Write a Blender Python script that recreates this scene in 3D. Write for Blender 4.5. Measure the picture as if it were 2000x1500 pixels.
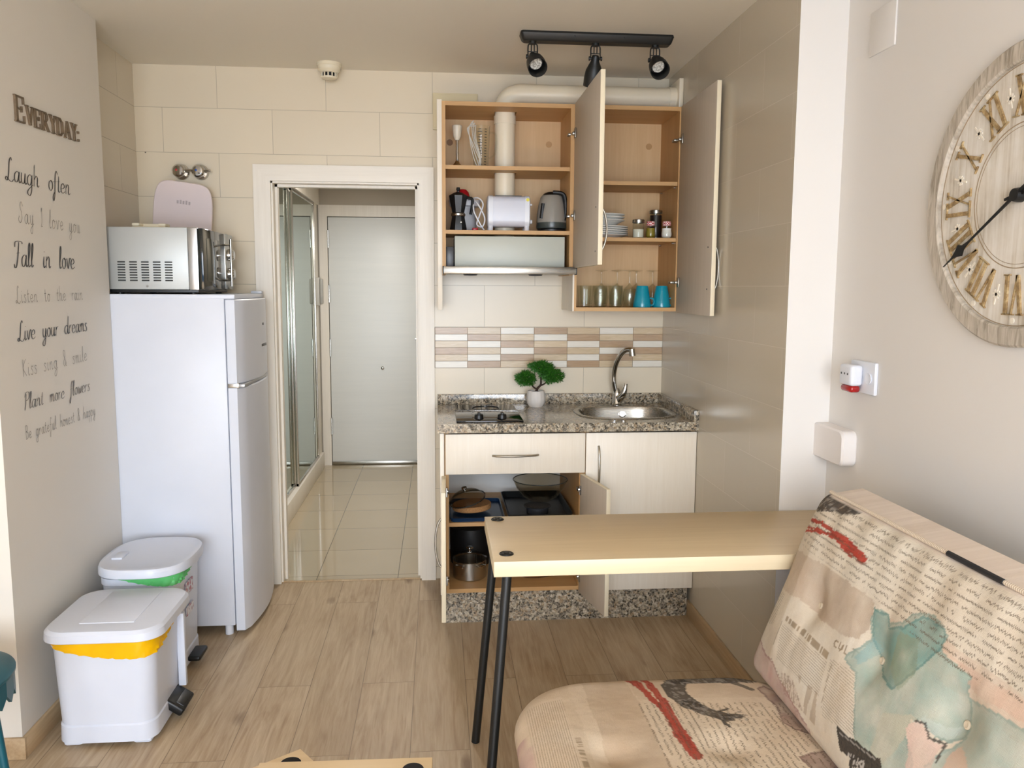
import bpy, bmesh, math, random
from mathutils import Vector, Matrix, noise
random.seed(7)
PI = math.pi
R = math.radians
for o in list(bpy.data.objects): bpy.data.objects.remove(o)
SC = bpy.context.scene
COL = SC.collection

def srgb(h, k=1.0):
    h = h.lstrip('#'); r = []
    for i in (0, 2, 4):
        c = int(h[i:i+2], 16)/255
        r.append((c/12.92 if c <= .04045 else ((c+.055)/1.055)**2.4)*k)
    return (r[0], r[1], r[2], 1)

# ------------------------------------------------------------------ camera
F_PX, YAW, PITCH, ROLL = 1598.45, .0912, .1171, .0052
CAM = Vector((.0181, -4.0545, 1.4769))
fw = Vector((math.sin(YAW)*math.cos(PITCH), math.cos(YAW)*math.cos(PITCH), -math.sin(PITCH)))
rt = Vector((math.cos(YAW), -math.sin(YAW), 0)); up = rt.cross(fw)
r2 = rt*math.cos(ROLL)+up*math.sin(ROLL); u2 = -rt*math.sin(ROLL)+up*math.cos(ROLL)
cd = bpy.data.cameras.new('camera'); cam = bpy.data.objects.new('camera', cd); COL.objects.link(cam)
m = Matrix((r2, u2, -fw)).transposed().to_4x4(); m.translation = CAM; cam.matrix_world = m
cd.sensor_fit = 'HORIZONTAL'; cd.sensor_width = 36; cd.lens = 36*F_PX/2000; cd.clip_start = .05
SC.camera = cam

# ------------------------------------------------------------------ light, world, exposure
W = bpy.data.worlds.new('world'); SC.world = W; W.use_nodes = True
wn = W.node_tree.nodes; wl = W.node_tree.links
bg = wn['Background']
geo = wn.new('ShaderNodeTexCoord'); sep = wn.new('ShaderNodeSeparateXYZ'); wr = wn.new('ShaderNodeValToRGB'); mr = wn.new('ShaderNodeMapRange')
mr.inputs['From Min'].default_value = -.4; mr.inputs['From Max'].default_value = .4
wl.new(geo.outputs['Generated'], sep.inputs[0]); wl.new(sep.outputs['Z'], mr.inputs['Value']); wl.new(mr.outputs[0], wr.inputs[0]); wl.new(wr.outputs[0], bg.inputs['Color'])
cr = wr.color_ramp; cr.elements[0].color = (.10, .30, .60, 1); cr.elements[1].color = (.42, .62, .95, 1)
e = cr.elements.new(.49); e.color = (.16, .38, .68, 1); e = cr.elements.new(.53); e.color = (.75, .85, .97, 1)
bg.inputs['Strength'].default_value = 2.2

def area(name, loc, rot, sx, sy, power, col):
    l = bpy.data.lights.new(name, 'AREA'); l.shape = 'RECTANGLE'; l.size = sx; l.size_y = sy; l.energy = power; l.color = col
    o = bpy.data.objects.new(name, l); COL.objects.link(o); o.location = loc; o.rotation_euler = rot; return o
# daylight coming in through the balcony glazing behind the camera
sky_l = area('balcony_daylight', (-.05, -5.93, 1.38), (R(77), 0, 0), 2.2, 1.7, 58, (.90, .945, 1.0)); sky_l.data.spread = R(115)
sl = bpy.data.lights.new('sun', 'SUN'); sl.energy = 44; sl.angle = R(1); sl.color = (1.0, .985, .97)
so_ = bpy.data.objects.new('sun', sl); COL.objects.link(so_); so_.rotation_euler = (R(33), 0, R(12))
# added fill light to brighten the hallway, no known lamp there (out of sight above the door opening)
area('hall_fill', (-.35, 1.25, 2.262), (0, 0, 0), .3, .3, 21.0, (1.0, .95, .88))
vs = SC.view_settings
SC.display_settings.display_device = 'sRGB'
vs.view_transform = 'Standard'; vs.look = 'None'; vs.gamma = 1; vs.use_curve_mapping = False
vs.exposure = 0.35
try:
    SC.cycles.diffuse_bounces = 6; SC.cycles.max_bounces = 14; SC.cycles.transparent_max_bounces = 24
    SC.cycles.transmission_bounces = 14
    SC.cycles.caustics_reflective = False; SC.cycles.caustics_refractive = False
    SC.cycles.sample_clamp_indirect = 6
except Exception: pass

# ------------------------------------------------------------------ materials
class NT:
    """small node helper"""
    def __init__(s, name):
        s.m = bpy.data.materials.new(name); s.m.use_nodes = True
        s.n = s.m.node_tree.nodes; s.l = s.m.node_tree.links; s.b = s.n['Principled BSDF']
    def add(s, t, **k):
        n = s.n.new(t)
        for a, v in k.items(): setattr(n, a, v)
        return n
    def link(s, a, b): s.l.new(a, b)
    def coord(s, scale=(1, 1, 1), loc=(0, 0, 0), rot=(0, 0, 0)):
        tc = s.add('ShaderNodeTexCoord'); mp = s.add('ShaderNodeMapping')
        mp.inputs['Scale'].default_value = scale; mp.inputs['Location'].default_value = loc; mp.inputs['Rotation'].default_value = rot
        s.link(tc.outputs['Object'], mp.inputs[0]); return mp.outputs[0]
    def noise(s, vec, scale, detail=3, rough=.5, dist=0):
        n = s.add('ShaderNodeTexNoise'); n.inputs['Scale'].default_value = scale; n.inputs['Detail'].default_value = detail
        n.inputs['Roughness'].default_value = rough; n.inputs['Distortion'].default_value = dist
        if vec is not None: s.link(vec, n.inputs['Vector'])
        return n.outputs['Fac']
    def ramp(s, fac, stops, interp='LINEAR'):
        r = s.add('ShaderNodeValToRGB'); r.color_ramp.interpolation = interp; c = r.color_ramp
        c.elements[0].position, c.elements[0].color = stops[0]; c.elements[1].position, c.elements[1].color = stops[-1]
        for p, q in stops[1:-1]:
            e = c.elements.new(p); e.color = q
        s.link(fac, r.inputs[0]); return r.outputs[0]
    def mix(s, fac, a, b, mode='MIX'):
        n = s.add('ShaderNodeMix', data_type='RGBA', blend_type=mode)
        for i, v in ((0, fac), (6, a), (7, b)):
            if hasattr(v, 'links') or hasattr(v, 'is_linked'): s.link(v, n.inputs[i])
            else: n.inputs[i].default_value = v
        return n.outputs[2]
    def math(s, op, a, b=None, c=None):
        n = s.add('ShaderNodeMath', operation=op)
        for i, v in enumerate((a, b, c)):
            if v is None: continue
            if hasattr(v, 'is_linked'): s.link(v, n.inputs[i])
            else: n.inputs[i].default_value = v
        return n.outputs[0]
    def bump(s, h, strength=.3, dist=.002):
        b = s.add('ShaderNodeBump'); b.inputs['Strength'].default_value = strength; b.inputs['Distance'].default_value = dist
        s.link(h, b.inputs['Height']); s.link(b.outputs[0], s.b.inputs['Normal'])
    def set(s, color=None, rough=None, metal=None, **k):
        if color is not None:
            if hasattr(color, 'is_linked'): s.link(color, s.b.inputs['Base Color'])
            else: s.b.inputs['Base Color'].default_value = color
        if rough is not None:
            if hasattr(rough, 'is_linked'): s.link(rough, s.b.inputs['Roughness'])
            else: s.b.inputs['Roughness'].default_value = rough
        if metal is not None: s.b.inputs['Metallic'].default_value = metal
        for a, v in k.items(): s.b.inputs[a.replace('_', ' ')].default_value = v
        return s.m

MATS = {}
def plain(name, hexc, rough=.5, metal=0, vary=.04, scale=8, k=1.0, **kw):
    if name in MATS: return MATS[name]
    t = NT(name); c = srgb(hexc, k)
    v = t.coord(); f = t.noise(v, scale, 3)
    c2 = tuple(max(0, x*(1-vary)) for x in c[:3])+(1,); c1 = tuple(min(1, x*(1+vary)) for x in c[:3])+(1,)
    MATS[name] = t.set(t.mix(f, c2, c1), rough, metal, **kw)
    return MATS[name]

def tile_mat(name, axis, shift, base='#d9d0bf', mortar='#b9ae9b', msize=.0016, rough=.28):
    t = NT(name); tc = t.add('ShaderNodeTexCoord'); sp = t.add('ShaderNodeSeparateXYZ'); cb = t.add('ShaderNodeCombineXYZ')
    t.link(tc.outputs['Object'], sp.inputs[0])
    hx = t.math('ADD', sp.outputs[axis], shift); hz = t.math('ADD', sp.outputs['Z'], -1.2835+.2035*20)
    t.link(hx, cb.inputs[0]); t.link(hz, cb.inputs[1])
    br = t.add('ShaderNodeTexBrick'); br.offset = .5; br.offset_frequency = 2; br.squash = 1
    br.inputs['Scale'].default_value = 1; br.inputs['Brick Width'].default_value = .5; br.inputs['Row Height'].default_value = .2035
    br.inputs['Mortar Size'].default_value = msize; br.inputs['Mortar Smooth'].default_value = .3
    br.inputs['Color1'].default_value = srgb(base); br.inputs['Color2'].default_value = srgb(base, .955); br.inputs['Mortar'].default_value = srgb(mortar)
    t.link(cb.outputs[0], br.inputs['Vector'])
    f = t.noise(t.coord(), 6, 5, .6)
    col = t.mix(t.math('MULTIPLY', f, .10), br.outputs['Color'], srgb('#b5a78f'))
    t.bump(t.math('SUBTRACT', 1, br.outputs['Fac']), .35, .0015)
    return t.set(col, rough, Specular_IOR_Level=.45)

def grain_mat(name, c_lo, c_hi, along='Z', scale=1.0, rough=.45, contrast=1.0, fine=True):
    t = NT(name)
    s = {'X': (1.2, 26, 26), 'Y': (26, 1.2, 26), 'Z': (26, 26, 1.2)}[along]
    v = t.coord(tuple(x*scale for x in s)); f = t.noise(v, 1.0, 4, .55, .6)
    v2 = t.coord(tuple(x*scale*6 for x in s)); g = t.noise(v2, 1.0, 2, .5)
    h = t.math('ADD', t.math('MULTIPLY', f, .65), t.math('MULTIPLY', g, .35))
    a = .5-.18/contrast; b = .5+.18/contrast
    return t.set(t.ramp(h, [(a, srgb(c_lo)), (b, srgb(c_hi))]), rough)

def floor_wood():
    t = NT('oak_laminate'); tc = t.add('ShaderNodeTexCoord'); sp = t.add('ShaderNodeSeparateXYZ'); cb = t.add('ShaderNodeCombineXYZ')
    t.link(tc.outputs['Object'], sp.inputs[0])
    t.link(t.math('ADD', sp.outputs['Y'], 20.3), cb.inputs[0]); t.link(t.math('ADD', sp.outputs['X'], 10.06), cb.inputs[1])
    br = t.add('ShaderNodeTexBrick'); br.offset = .37; br.offset_frequency = 2
    for a, v in (('Scale', 1), ('Brick Width', 1.28), ('Row Height', .192), ('Mortar Size', .0011), ('Mortar Smooth', .1), ('Bias', 0)): br.inputs[a].default_value = v
    br.inputs['Color1'].default_value = (0, 0, 0, 1); br.inputs['Color2'].default_value = (1, 1, 1, 1); br.inputs['Mortar'].default_value = (.5, .5, .5, 1)
    t.link(cb.outputs[0], br.inputs['Vector'])
    cell = t.add('ShaderNodeSeparateColor'); t.link(br.outputs['Color'], cell.inputs[0]); k = cell.outputs[0]
    # every plank samples its own stretch of grain
    off = t.add('ShaderNodeCombineXYZ'); t.link(t.math('MULTIPLY', k, 31.7), off.inputs[0]); t.link(t.math('MULTIPLY', k, 13.1), off.inputs[1])
    va = t.add('ShaderNodeVectorMath', operation='ADD'); t.link(cb.outputs[0], va.inputs[0]); t.link(off.outputs[0], va.inputs[1])
    m1 = t.add('ShaderNodeMapping'); m1.inputs['Scale'].default_value = (2.6, 34, 1); t.link(va.outputs[0], m1.inputs[0])
    m2 = t.add('ShaderNodeMapping'); m2.inputs['Scale'].default_value = (10, 190, 1); t.link(va.outputs[0], m2.inputs[0])
    m3 = t.add('ShaderNodeMapping'); m3.inputs['Scale'].default_value = (2.0, 6.0, 1); t.link(va.outputs[0], m3.inputs[0])
    g1 = t.noise(m1.outputs[0], 1, 5, .6, 1.4); g2 = t.noise(m2.outputs[0], 1, 3, .6, .3); g3 = t.noise(m3.outputs[0], 1, 2, .5, 1.0)
    h = t.math('ADD', t.math('ADD', t.math('MULTIPLY', g1, .5), t.math('MULTIPLY', g2, .2)), t.math('MULTIPLY', g3, .3))
    col = t.ramp(h, [(.36, srgb('#987f63')), (.46, srgb('#ac9679')), (.55, srgb('#b8a488')), (.66, srgb('#c6b499'))])
    col = t.mix(t.math('MULTIPLY', k, .22), col, srgb('#978468'))
    # knots: sparse dark spots
    vo = t.add('ShaderNodeTexVoronoi'); vo.inputs['Scale'].default_value = 1
    m4 = t.add('ShaderNodeMapping'); m4.inputs['Scale'].default_value = (2.1, 5.0, 1); t.link(va.outputs[0], m4.inputs[0]); t.link(m4.outputs[0], vo.inputs['Vector'])
    dn = t.math('ADD', vo.outputs['Distance'], t.math('MULTIPLY', g1, .12))
    kn = t.ramp(dn, [(.10, (1, 1, 1, 1)), (.19, (0, 0, 0, 1))])
    col = t.mix(t.math('MULTIPLY', kn, .75), col, srgb('#6b523a'))
    col = t.mix(t.math('MULTIPLY', br.outputs['Fac'], .75), col, srgb('#5b4a38'))
    t.bump(t.math('SUBTRACT', h, br.outputs['Fac']), .12, .001)
    return t.set(col, t.math('ADD', .34, t.math('MULTIPLY', g2, .2)), Specular_IOR_Level=.4)

def hall_tiles():
    t = NT('polished_cream_floor_tile'); tc = t.add('ShaderNodeTexCoord'); mp = t.add('ShaderNodeMapping'); mp.inputs['Location'].default_value = (10*.41-(-.6)+.0, 10*.4165-.077, 0)
    t.link(tc.outputs['Object'], mp.inputs[0])
    br = t.add('ShaderNodeTexBrick'); br.offset = 0
    for a, v in (('Scale', 1), ('Brick Width', .41), ('Row Height', .4165), ('Mortar Size', .002), ('Mortar Smooth', .1)): br.inputs[a].default_value = v
    br.inputs['Color1'].default_value = srgb('#b9ab91'); br.inputs['Color2'].default_value = srgb('#b1a389'); br.inputs['Mortar'].default_value = srgb('#5d5545')
    t.link(mp.outputs[0], br.inputs['Vector'])
    f = t.noise(t.coord(), 5, 4)
    return t.set(t.mix(t.math('MULTIPLY', f, .15), br.outputs['Color'], srgb('#998a70')), .07, Specular_IOR_Level=.6)

def granite(name='speckled_granite', s=1.0):
    t = NT(name); v = t.coord()
    vd = t.add('ShaderNodeTexNoise'); vd.inputs['Scale'].default_value = 60*s; t.link(v, vd.inputs['Vector'])
    va = t.add('ShaderNodeVectorMath', operation='MULTIPLY_ADD'); va.inputs[1].default_value = (.012, .012, .012)
    t.link(vd.outputs['Color'], va.inputs[0]); t.link(v, va.inputs[2])
    vo = t.add('ShaderNodeTexVoronoi'); vo.inputs['Scale'].default_value = 105*s; t.link(va.outputs[0], vo.inputs['Vector'])
    sc = t.add('ShaderNodeSeparateColor'); t.link(vo.outputs['Color'], sc.inputs[0])
    c1 = t.ramp(sc.outputs[0], [(0, srgb('#1a1714')), (.28, srgb('#3b352f')), (.36, srgb('#8d8272')), (.55, srgb('#b7a98f')), (.7, srgb('#cfc4b0')), (.86, srgb('#a58a68'))], 'CONSTANT')
    n2 = t.noise(v, 170*s, 4, .7)
    c2 = t.ramp(n2, [(.40, srgb('#171411')), (.47, srgb('#8f8574')), (.62, srgb('#d2c8b5'))])
    col = t.mix(.5, c1, c2)
    return t.set(col, .12, Specular_IOR_Level=.6)

def steel(name, hexc='#b9b6b0', rough=.28, brush='X'):
    t = NT(name); s = {'X': (3, 300, 300), 'Y': (300, 3, 300), 'Z': (300, 300, 3)}[brush]
    f = t.noise(t.coord(s), 1, 2)
    return t.set(srgb(hexc), t.math('ADD', rough-.06, t.math('MULTIPLY', f, .12)), 1)

def glass(name, hexc='#f4f8f6', rough=.03, refl=1.0):
    """thin-walled glass: see-through with a fresnel reflection"""
    t = NT(name); f = t.noise(t.coord(), 4); tr = t.add('ShaderNodeBsdfTransparent'); gl_ = t.add('ShaderNodeBsdfGlossy'); gl_.inputs['Roughness'].default_value = rough
    t.link(t.mix(f, srgb(hexc), srgb(hexc, .96)), tr.inputs[0])
    lw = t.add('ShaderNodeLayerWeight'); lw.inputs['Blend'].default_value = .5
    fr_ = t.math('MULTIPLY', t.math('ADD', t.math('MULTIPLY', t.math('POWER', lw.outputs['Facing'], 3.5), .55), .035), refl)
    mx = t.add('ShaderNodeMixShader'); t.link(t.math('MINIMUM', fr_, .95), mx.inputs[0]); t.link(tr.outputs[0], mx.inputs[1]); t.link(gl_.outputs[0], mx.inputs[2])
    t.link(mx.outputs[0], t.n['Material Output'].inputs['Surface']); return t.m

M = {}
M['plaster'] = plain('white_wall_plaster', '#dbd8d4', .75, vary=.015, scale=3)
M['column_plaster'] = plain('cream_wall_paint', '#dcd7ce', .6, vary=.015, scale=3)
M['ceiling'] = plain('ceiling_paint', '#e2dccf', .6, vary=.012, scale=2)
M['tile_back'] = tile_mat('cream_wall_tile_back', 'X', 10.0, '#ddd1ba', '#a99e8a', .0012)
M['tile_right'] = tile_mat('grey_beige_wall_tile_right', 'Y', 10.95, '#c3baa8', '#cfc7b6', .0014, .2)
M['tile_left'] = tile_mat('cream_wall_tile_left', 'Y', 10.7, '#cfc5b2', '#8f8471', .0012)
M['oak_floor'] = floor_wood(); M['hall_tiles'] = hall_tiles()
M['skirting'] = grain_mat('oak_skirting', '#a58a68', '#c2a986', 'Y', .8, .45)
M['casing'] = grain_mat('off_white_grained_casing', '#e2dbce', '#efe9de', 'Z', .7, .4, .8)
M['casing_h'] = grain_mat('off_white_grained_casing_head', '#e2dbce', '#efe9de', 'X', .7, .4, .8)
M['door_white'] = grain_mat('pale_grained_entrance_door', '#dcdfdd', '#e4e6e3', 'X', .8, .38, .6)
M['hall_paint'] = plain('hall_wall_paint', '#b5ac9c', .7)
M['beech'] = grain_mat('beech_interior', '#b88d5a', '#caa26c', 'Z', .8, .5, .9)
M['beech_h'] = grain_mat('beech_shelf', '#b88d5a', '#caa26c', 'X', .8, .5, .9)
M['beech_back'] = grain_mat('pale_beech_back_panel', '#c6a273', '#d3b284', 'Z', .8, .5, .9)
M['cream_lam'] = grain_mat('cream_linen_laminate', '#e3d9c8', '#ece4d6', 'Z', 2.0, .45, .8)
M['cream_edge'] = plain('cream_door_edge', '#e8dcc0', .5)
M['lam_shade'] = grain_mat('shaded_laminate_inner_face', '#bdb2a2', '#c8bdae', 'Z', 2.0, .5, .8)  # cream laminate painted greyer, shade of the doors' inner faces put into the colour
M['granite'] = granite(); M['granite_b'] = granite('granite_plinth', .9)
M['chrome'] = plain('polished_chrome', '#c9c7c3', .08, 1)
M['steel'] = steel('brushed_steel', '#a8a49c'); M['steel_v'] = steel('brushed_steel_upright', '#bdbab4', .25, 'Z')
M['handle'] = steel('satin_nickel', '#b8b2a6', .3, 'Z')
M['white_plastic'] = plain('white_plastic', '#d9dce4', .32)
M['white_enamel'] = plain('white_enamel', '#d3d8e3', .38)
M['bin_white'] = plain('bin_white_plastic', '#d2d7e3', .3)
M['hinge'] = plain('nickel_hinge', '#8a857c', .3, 1)
M['black'] = plain('black_plastic', '#0e0e0f', .4)
M['black_metal'] = plain('matt_black_metal', '#141412', .45)
M['dark_grey'] = plain('dark_grey_plastic', '#35363a', .35)
M['pvc'] = plain('cream_pvc', '#e4dac4', .35)
M['ivory'] = plain('ivory_plastic', '#e0d6bd', .45)
M['glass'] = glass('clear_glass', '#fdfefc', .05, .8); M['glass_dark'] = glass('smoky_glass', '#efebe3', .05, .9)
M['mirror'] = plain('greenish_mirror', '#a9bab0', .03, 1)
M['yellow_bag'] = plain('yellow_bag_film', '#f0b400', .3, vary=.2, scale=18)
M['green_bag'] = plain('green_bag_film', '#5fc070', .35, vary=.2, scale=18)
M['teal_glaze'] = plain('teal_glaze', '#0f8ea6', .18)
M['porcelain'] = plain('white_porcelain', '#e8e8e4', .2)
M['table_wood'] = grain_mat('pale_birch_tabletop', '#c4ae8a', '#d2be9a', 'X', .55, .4, .8)
M['birch'] = grain_mat('birch_coffee_top', '#dcbf90', '#e8cfa4', 'X', .55, .4, .8)
M['table_edge'] = grain_mat('pale_birch_edge', '#d6c4a2', '#dfcfb0', 'X', .6, .45, .8)
M['teal_chair'] = plain('dark_teal_plastic', '#0b4f5c', .4)

# ------------------------------------------------------------------ mesh helpers
ORG = {}
def origin(p): return ORG[p.name] if p is not None else Vector((0, 0, 0))

def obj(name, b, mats, parent=None, smooth=30):
    """b is a bmesh in world coordinates; becomes ONE mesh object"""
    off = origin(parent)
    if off.length: bmesh.ops.translate(b, verts=b.verts[:], vec=-off)
    me = bpy.data.meshes.new(name); b.to_mesh(me); b.free()
    if not isinstance(mats, (list, tuple)): mats = [mats]
    for q in mats: me.materials.append(q)
    if smooth:
        me.polygons.foreach_set('use_smooth', [True]*len(me.polygons)); me.set_sharp_from_angle(angle=R(smooth))
    o = bpy.data.objects.new(name, me); COL.objects.link(o)
    if parent is not None: o.parent = parent
    ORG[o.name] = off.copy()
    return o
def thing(name, label, cat, loc=(0, 0, 0), group=None):
    o = bpy.data.objects.new(name, None); COL.objects.link(o); o.location = loc; o.empty_display_size = .05
    ORG[o.name] = Vector(loc); tag(o, label, cat, group); return o
def tag(o, label, cat, group=None):
    o['label'] = label; o['category'] = cat
    if group: o['group'] = group
    return o
def struct(name, b, mats, smooth=30, parent=None):
    o = obj(name, b, mats, parent, smooth); o['kind'] = 'structure'; return o
def copy_thing(src, loc, label, group=None):
    c = src.copy(); COL.objects.link(c); c.location = loc; c['label'] = label
    if group: c['group'] = group
    for ch in src.children:
        d = ch.copy(); COL.objects.link(d); d.parent = c
        for g in ch.children:
            h = g.copy(); COL.objects.link(h); h.parent = d
    return c

def osplit(name, b, mats, parent=None, smooth=30):
    """every loose piece of b becomes a part of its own"""
    left = set(b.verts); b.verts.ensure_lookup_table(); out = []
    while left:
        st = [next(iter(left))]; isl = set(st); left -= isl
        while st:
            v = st.pop()
            for e in v.link_edges:
                o = e.other_vert(v)
                if o in left: left.discard(o); isl.add(o); st.append(o)
        nb = bmesh.new(); mp = {v: nb.verts.new(v.co) for v in isl}
        for f in {f for v in isl for f in v.link_faces}:
            g = nb.faces.new([mp[v] for v in f.verts]); g.material_index = f.material_index
        out.append(nb)
    b.free(); return [obj(name, q, mats, parent, smooth) for q in out]
def B(): return bmesh.new()
def box(b, x0, y0, z0, x1, y1, z1, bv=0, M_=None, mi=0, seg=2):
    vs_ = [b.verts.new((x, y, z)) for x in (x0, x1) for y in (y0, y1) for z in (z0, z1)]
    idx = ((0, 1, 3, 2), (4, 6, 7, 5), (0, 4, 5, 1), (2, 3, 7, 6), (0, 2, 6, 4), (1, 5, 7, 3))
    fs = [b.faces.new([vs_[i] for i in f]) for f in idx]
    for f in fs: f.material_index = mi
    bmesh.ops.recalc_face_normals(b, faces=fs)
    allv = vs_
    if bv:
        es = list({e for f in fs for e in f.edges})
        r = bmesh.ops.bevel(b, geom=es, offset=bv, segments=seg, profile=.5, affect='EDGES', clamp_overlap=True)
        allv = list({v for f in r['faces'] for v in f.verts} | {v for v in vs_ if v.is_valid})
        for f in r['faces']: f.material_index = mi
    if M_ is not None: bmesh.ops.transform(b, matrix=M_, verts=allv)
    return b
def loft(b, rings, cap0=True, cap1=True, closed=True, mi=0):
    vr = [[b.verts.new(p) for p in ring] for ring in rings]; n = len(rings[0]); fs = []
    for i in range(len(vr)-1):
        for j in range(n if closed else n-1):
            k = (j+1) % n
            try: fs.append(b.faces.new((vr[i][j], vr[i][k], vr[i+1][k], vr[i+1][j])))
            except ValueError: pass
    if cap0: fs.append(b.faces.new(vr[0][::-1]))
    if cap1: fs.append(b.faces.new(vr[-1]))
    for f in fs: f.material_index = mi
    bmesh.ops.recalc_face_normals(b, faces=fs)
    return fs
def lathe(b, prof, c=(0, 0, 0), seg=32, M_=None, mi=0, mod=None):
    """prof: list of (radius, z); radius 0 closes the end"""
    c = Vector(c); rings = []; fs = []
    for r, z in prof:
        if r < 1e-6: rings.append([b.verts.new((0, 0, z))])
        else: rings.append([b.verts.new((r*(mod(a) if mod else 1)*math.cos(a), r*(mod(a) if mod else 1)*math.sin(a), z)) for a in [2*PI*k/seg for k in range(seg)]])
    for p, q in zip(rings, rings[1:]):
        for j in range(seg):
            k = (j+1) % seg
            if len(p) == 1 and len(q) == 1: continue
            if len(p) == 1: fs.append(b.faces.new((p[0], q[j], q[k])))
            elif len(q) == 1: fs.append(b.faces.new((p[j], p[k], q[0])))
            else: fs.append(b.faces.new((p[j], p[k], q[k], q[j])))
    for f in fs: f.material_index = mi
    bmesh.ops.recalc_face_normals(b, faces=fs)
    vv = [v for r_ in rings for v in r_]
    bmesh.ops.transform(b, matrix=Matrix.Translation(c) @ (M_ if M_ is not None else Matrix()), verts=vv)
    return b
def catmull(P, n=6, closed=False):
    P = [Vector(p) for p in P]
    if len(P) < 3: return P
    out = []; N = len(P); rng = range(N) if closed else range(N-1)
    for i in rng:
        if closed: p0, p1, p2, p3 = P[i-1], P[i], P[(i+1) % N], P[(i+2) % N]
        else: p0, p1, p2, p3 = P[max(i-1, 0)], P[i], P[i+1], P[min(i+2, N-1)]
        for k in range(n):
            t = k/n
            out.append(.5*((2*p1)+(-p0+p2)*t+(2*p0-5*p1+4*p2-p3)*t*t+(-p0+3*p1-3*p2+p3)*t**3))
    if not closed: out.append(P[-1])
    return out
def tube(b, pts, r, seg=10, closed=False, mi=0, rad=None):
    pts = [Vector(p) for p in pts]; N = len(pts); rings = []; nrm = None
    for i, p in enumerate(pts):
        if closed: d = pts[(i+1) % N]-pts[i-1]
        else: d = pts[min(i+1, N-1)]-pts[max(i-1, 0)]
        d = d.normalized() if d.length > 1e-9 else Vector((0, 0, 1))
        if nrm is None:
            a = Vector((0, 0, 1)) if abs(d.z) < .9 else Vector((1, 0, 0)); nrm = (a-d*a.dot(d)).normalized()
        else: nrm = (nrm-d*nrm.dot(d)); nrm = nrm.normalized() if nrm.length > 1e-6 else d.orthogonal().normalized()
        bn = d.cross(nrm); rr = rad(i/(N-1)) if rad else r
        rings.append([p+nrm*rr*math.cos(2*PI*k/seg)+bn*rr*math.sin(2*PI*k/seg) for k in range(seg)])
    if closed:
        rings.append(rings[0]); loft(b, rings, False, False, mi=mi); bmesh.ops.remove_doubles(b, verts=b.verts[:], dist=1e-6)
    else: loft(b, rings, True, True, mi=mi)
    return b
def cyl(b, p, q, r, seg=20, r2=None, mi=0):
    p, q = Vector(p), Vector(q); r2 = r if r2 is None else r2
    return tube(b, [p, q], r, seg, mi=mi, rad=lambda t: r+(r2-r)*t)
def rrect(cx, cy, w, h, r, n=6):
    out = []
    for (sx, sy, a0) in ((1, 1, 0), (-1, 1, 90), (-1, -1, 180), (1, -1, 270)):
        for k in range(n+1):
            a = R(a0+90*k/n); out.append((cx+sx*(w/2-r)+r*math.cos(a), cy+sy*(h/2-r)+r*math.sin(a)))
    return out
def prism(b, poly, f, t0, t1, mi=0):
    """poly (u,v) extruded t0..t1, f(u,v,t) -> world point"""
    return loft(b, [[Vector(f(u, v, t0)) for u, v in poly], [Vector(f(u, v, t1)) for u, v in poly]], mi=mi)
def aim(d, upv=(0, 0, 1)):
    """rotation taking +Z onto d"""
    return Vector((0, 0, 1)).rotation_difference(Vector(d).normalized()).to_matrix().to_4x4()
def T(x, y, z): return Matrix.Translation((x, y, z))
def RZ(a): return Matrix.Rotation(R(a), 4, 'Z')
def RX(a): return Matrix.Rotation(R(a), 4, 'X')
def RY(a): return Matrix.Rotation(R(a), 4, 'Y')

# ================================================================== THE SETTING
XL, XR, XR2, XC, YE, YCF, YCN, H = -1.374, 1.152, 1.31, -1.285, -1.477, -.633, -1.506, 2.492
DX0, DX1, DZ = -.765, -.067, 1.973
b = B(); box(b, -2.6, -5.9, -.1, 1.4, .0, 0); struct('floor', b, M['oak_floor'])
b = B(); box(b, -1.35, .0, -.1, .2, 2.9, 0.0); struct('floor', b, M['hall_tiles'])
b = B(); box(b, -2.7, -5.9, H, 1.45, .15, H+.1); struct('ceiling', b, M['ceiling'])
b = B(); box(b, -1.35, .12, 2.275, .2, 2.9, 2.36); struct('ceiling', b, M['ceiling'])
b = B()
box(b, XL-.1, 0, 0, DX0-.01, .12, H+.02); box(b, DX1+.01, 0, 0, XR+.1, .12, H+.02); box(b, DX0-.01, 0, DZ+.01, DX1+.01, .12, H+.02)
struct('wall_back', b, M['tile_back'])
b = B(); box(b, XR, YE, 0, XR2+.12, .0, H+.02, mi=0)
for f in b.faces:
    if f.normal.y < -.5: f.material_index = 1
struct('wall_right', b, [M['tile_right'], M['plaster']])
b = B(); box(b, XR2, -5.95, 0, XR2+.12, YE, H+.02); struct('wall_right', b, M['plaster'])
b = B(); box(b, XL-.1, YCF, 0, XL, 0, H+.02); struct('wall_left', b, M['tile_left'])
b = B(); box(b, -2.6, YCN, 0, XC, YCF, H+.02); struct('wall_left', b, M['column_plaster'])
b = B(); box(b, -2.7, -5.95, 0, -2.6, YCN, H+.02); struct('wall_left', b, M['plaster'])
b = B()   # wall behind the camera with a wide balcony opening
box(b, -2.7, -6.05, 0, -2.1, -5.95, H+.02); box(b, 1.1, -6.05, 0, 1.43, -5.95, H+.02); box(b, -2.1, -6.05, 2.3, 1.1, -5.95, H+.02)
struct('wall_front', b, M['plaster'])
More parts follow.
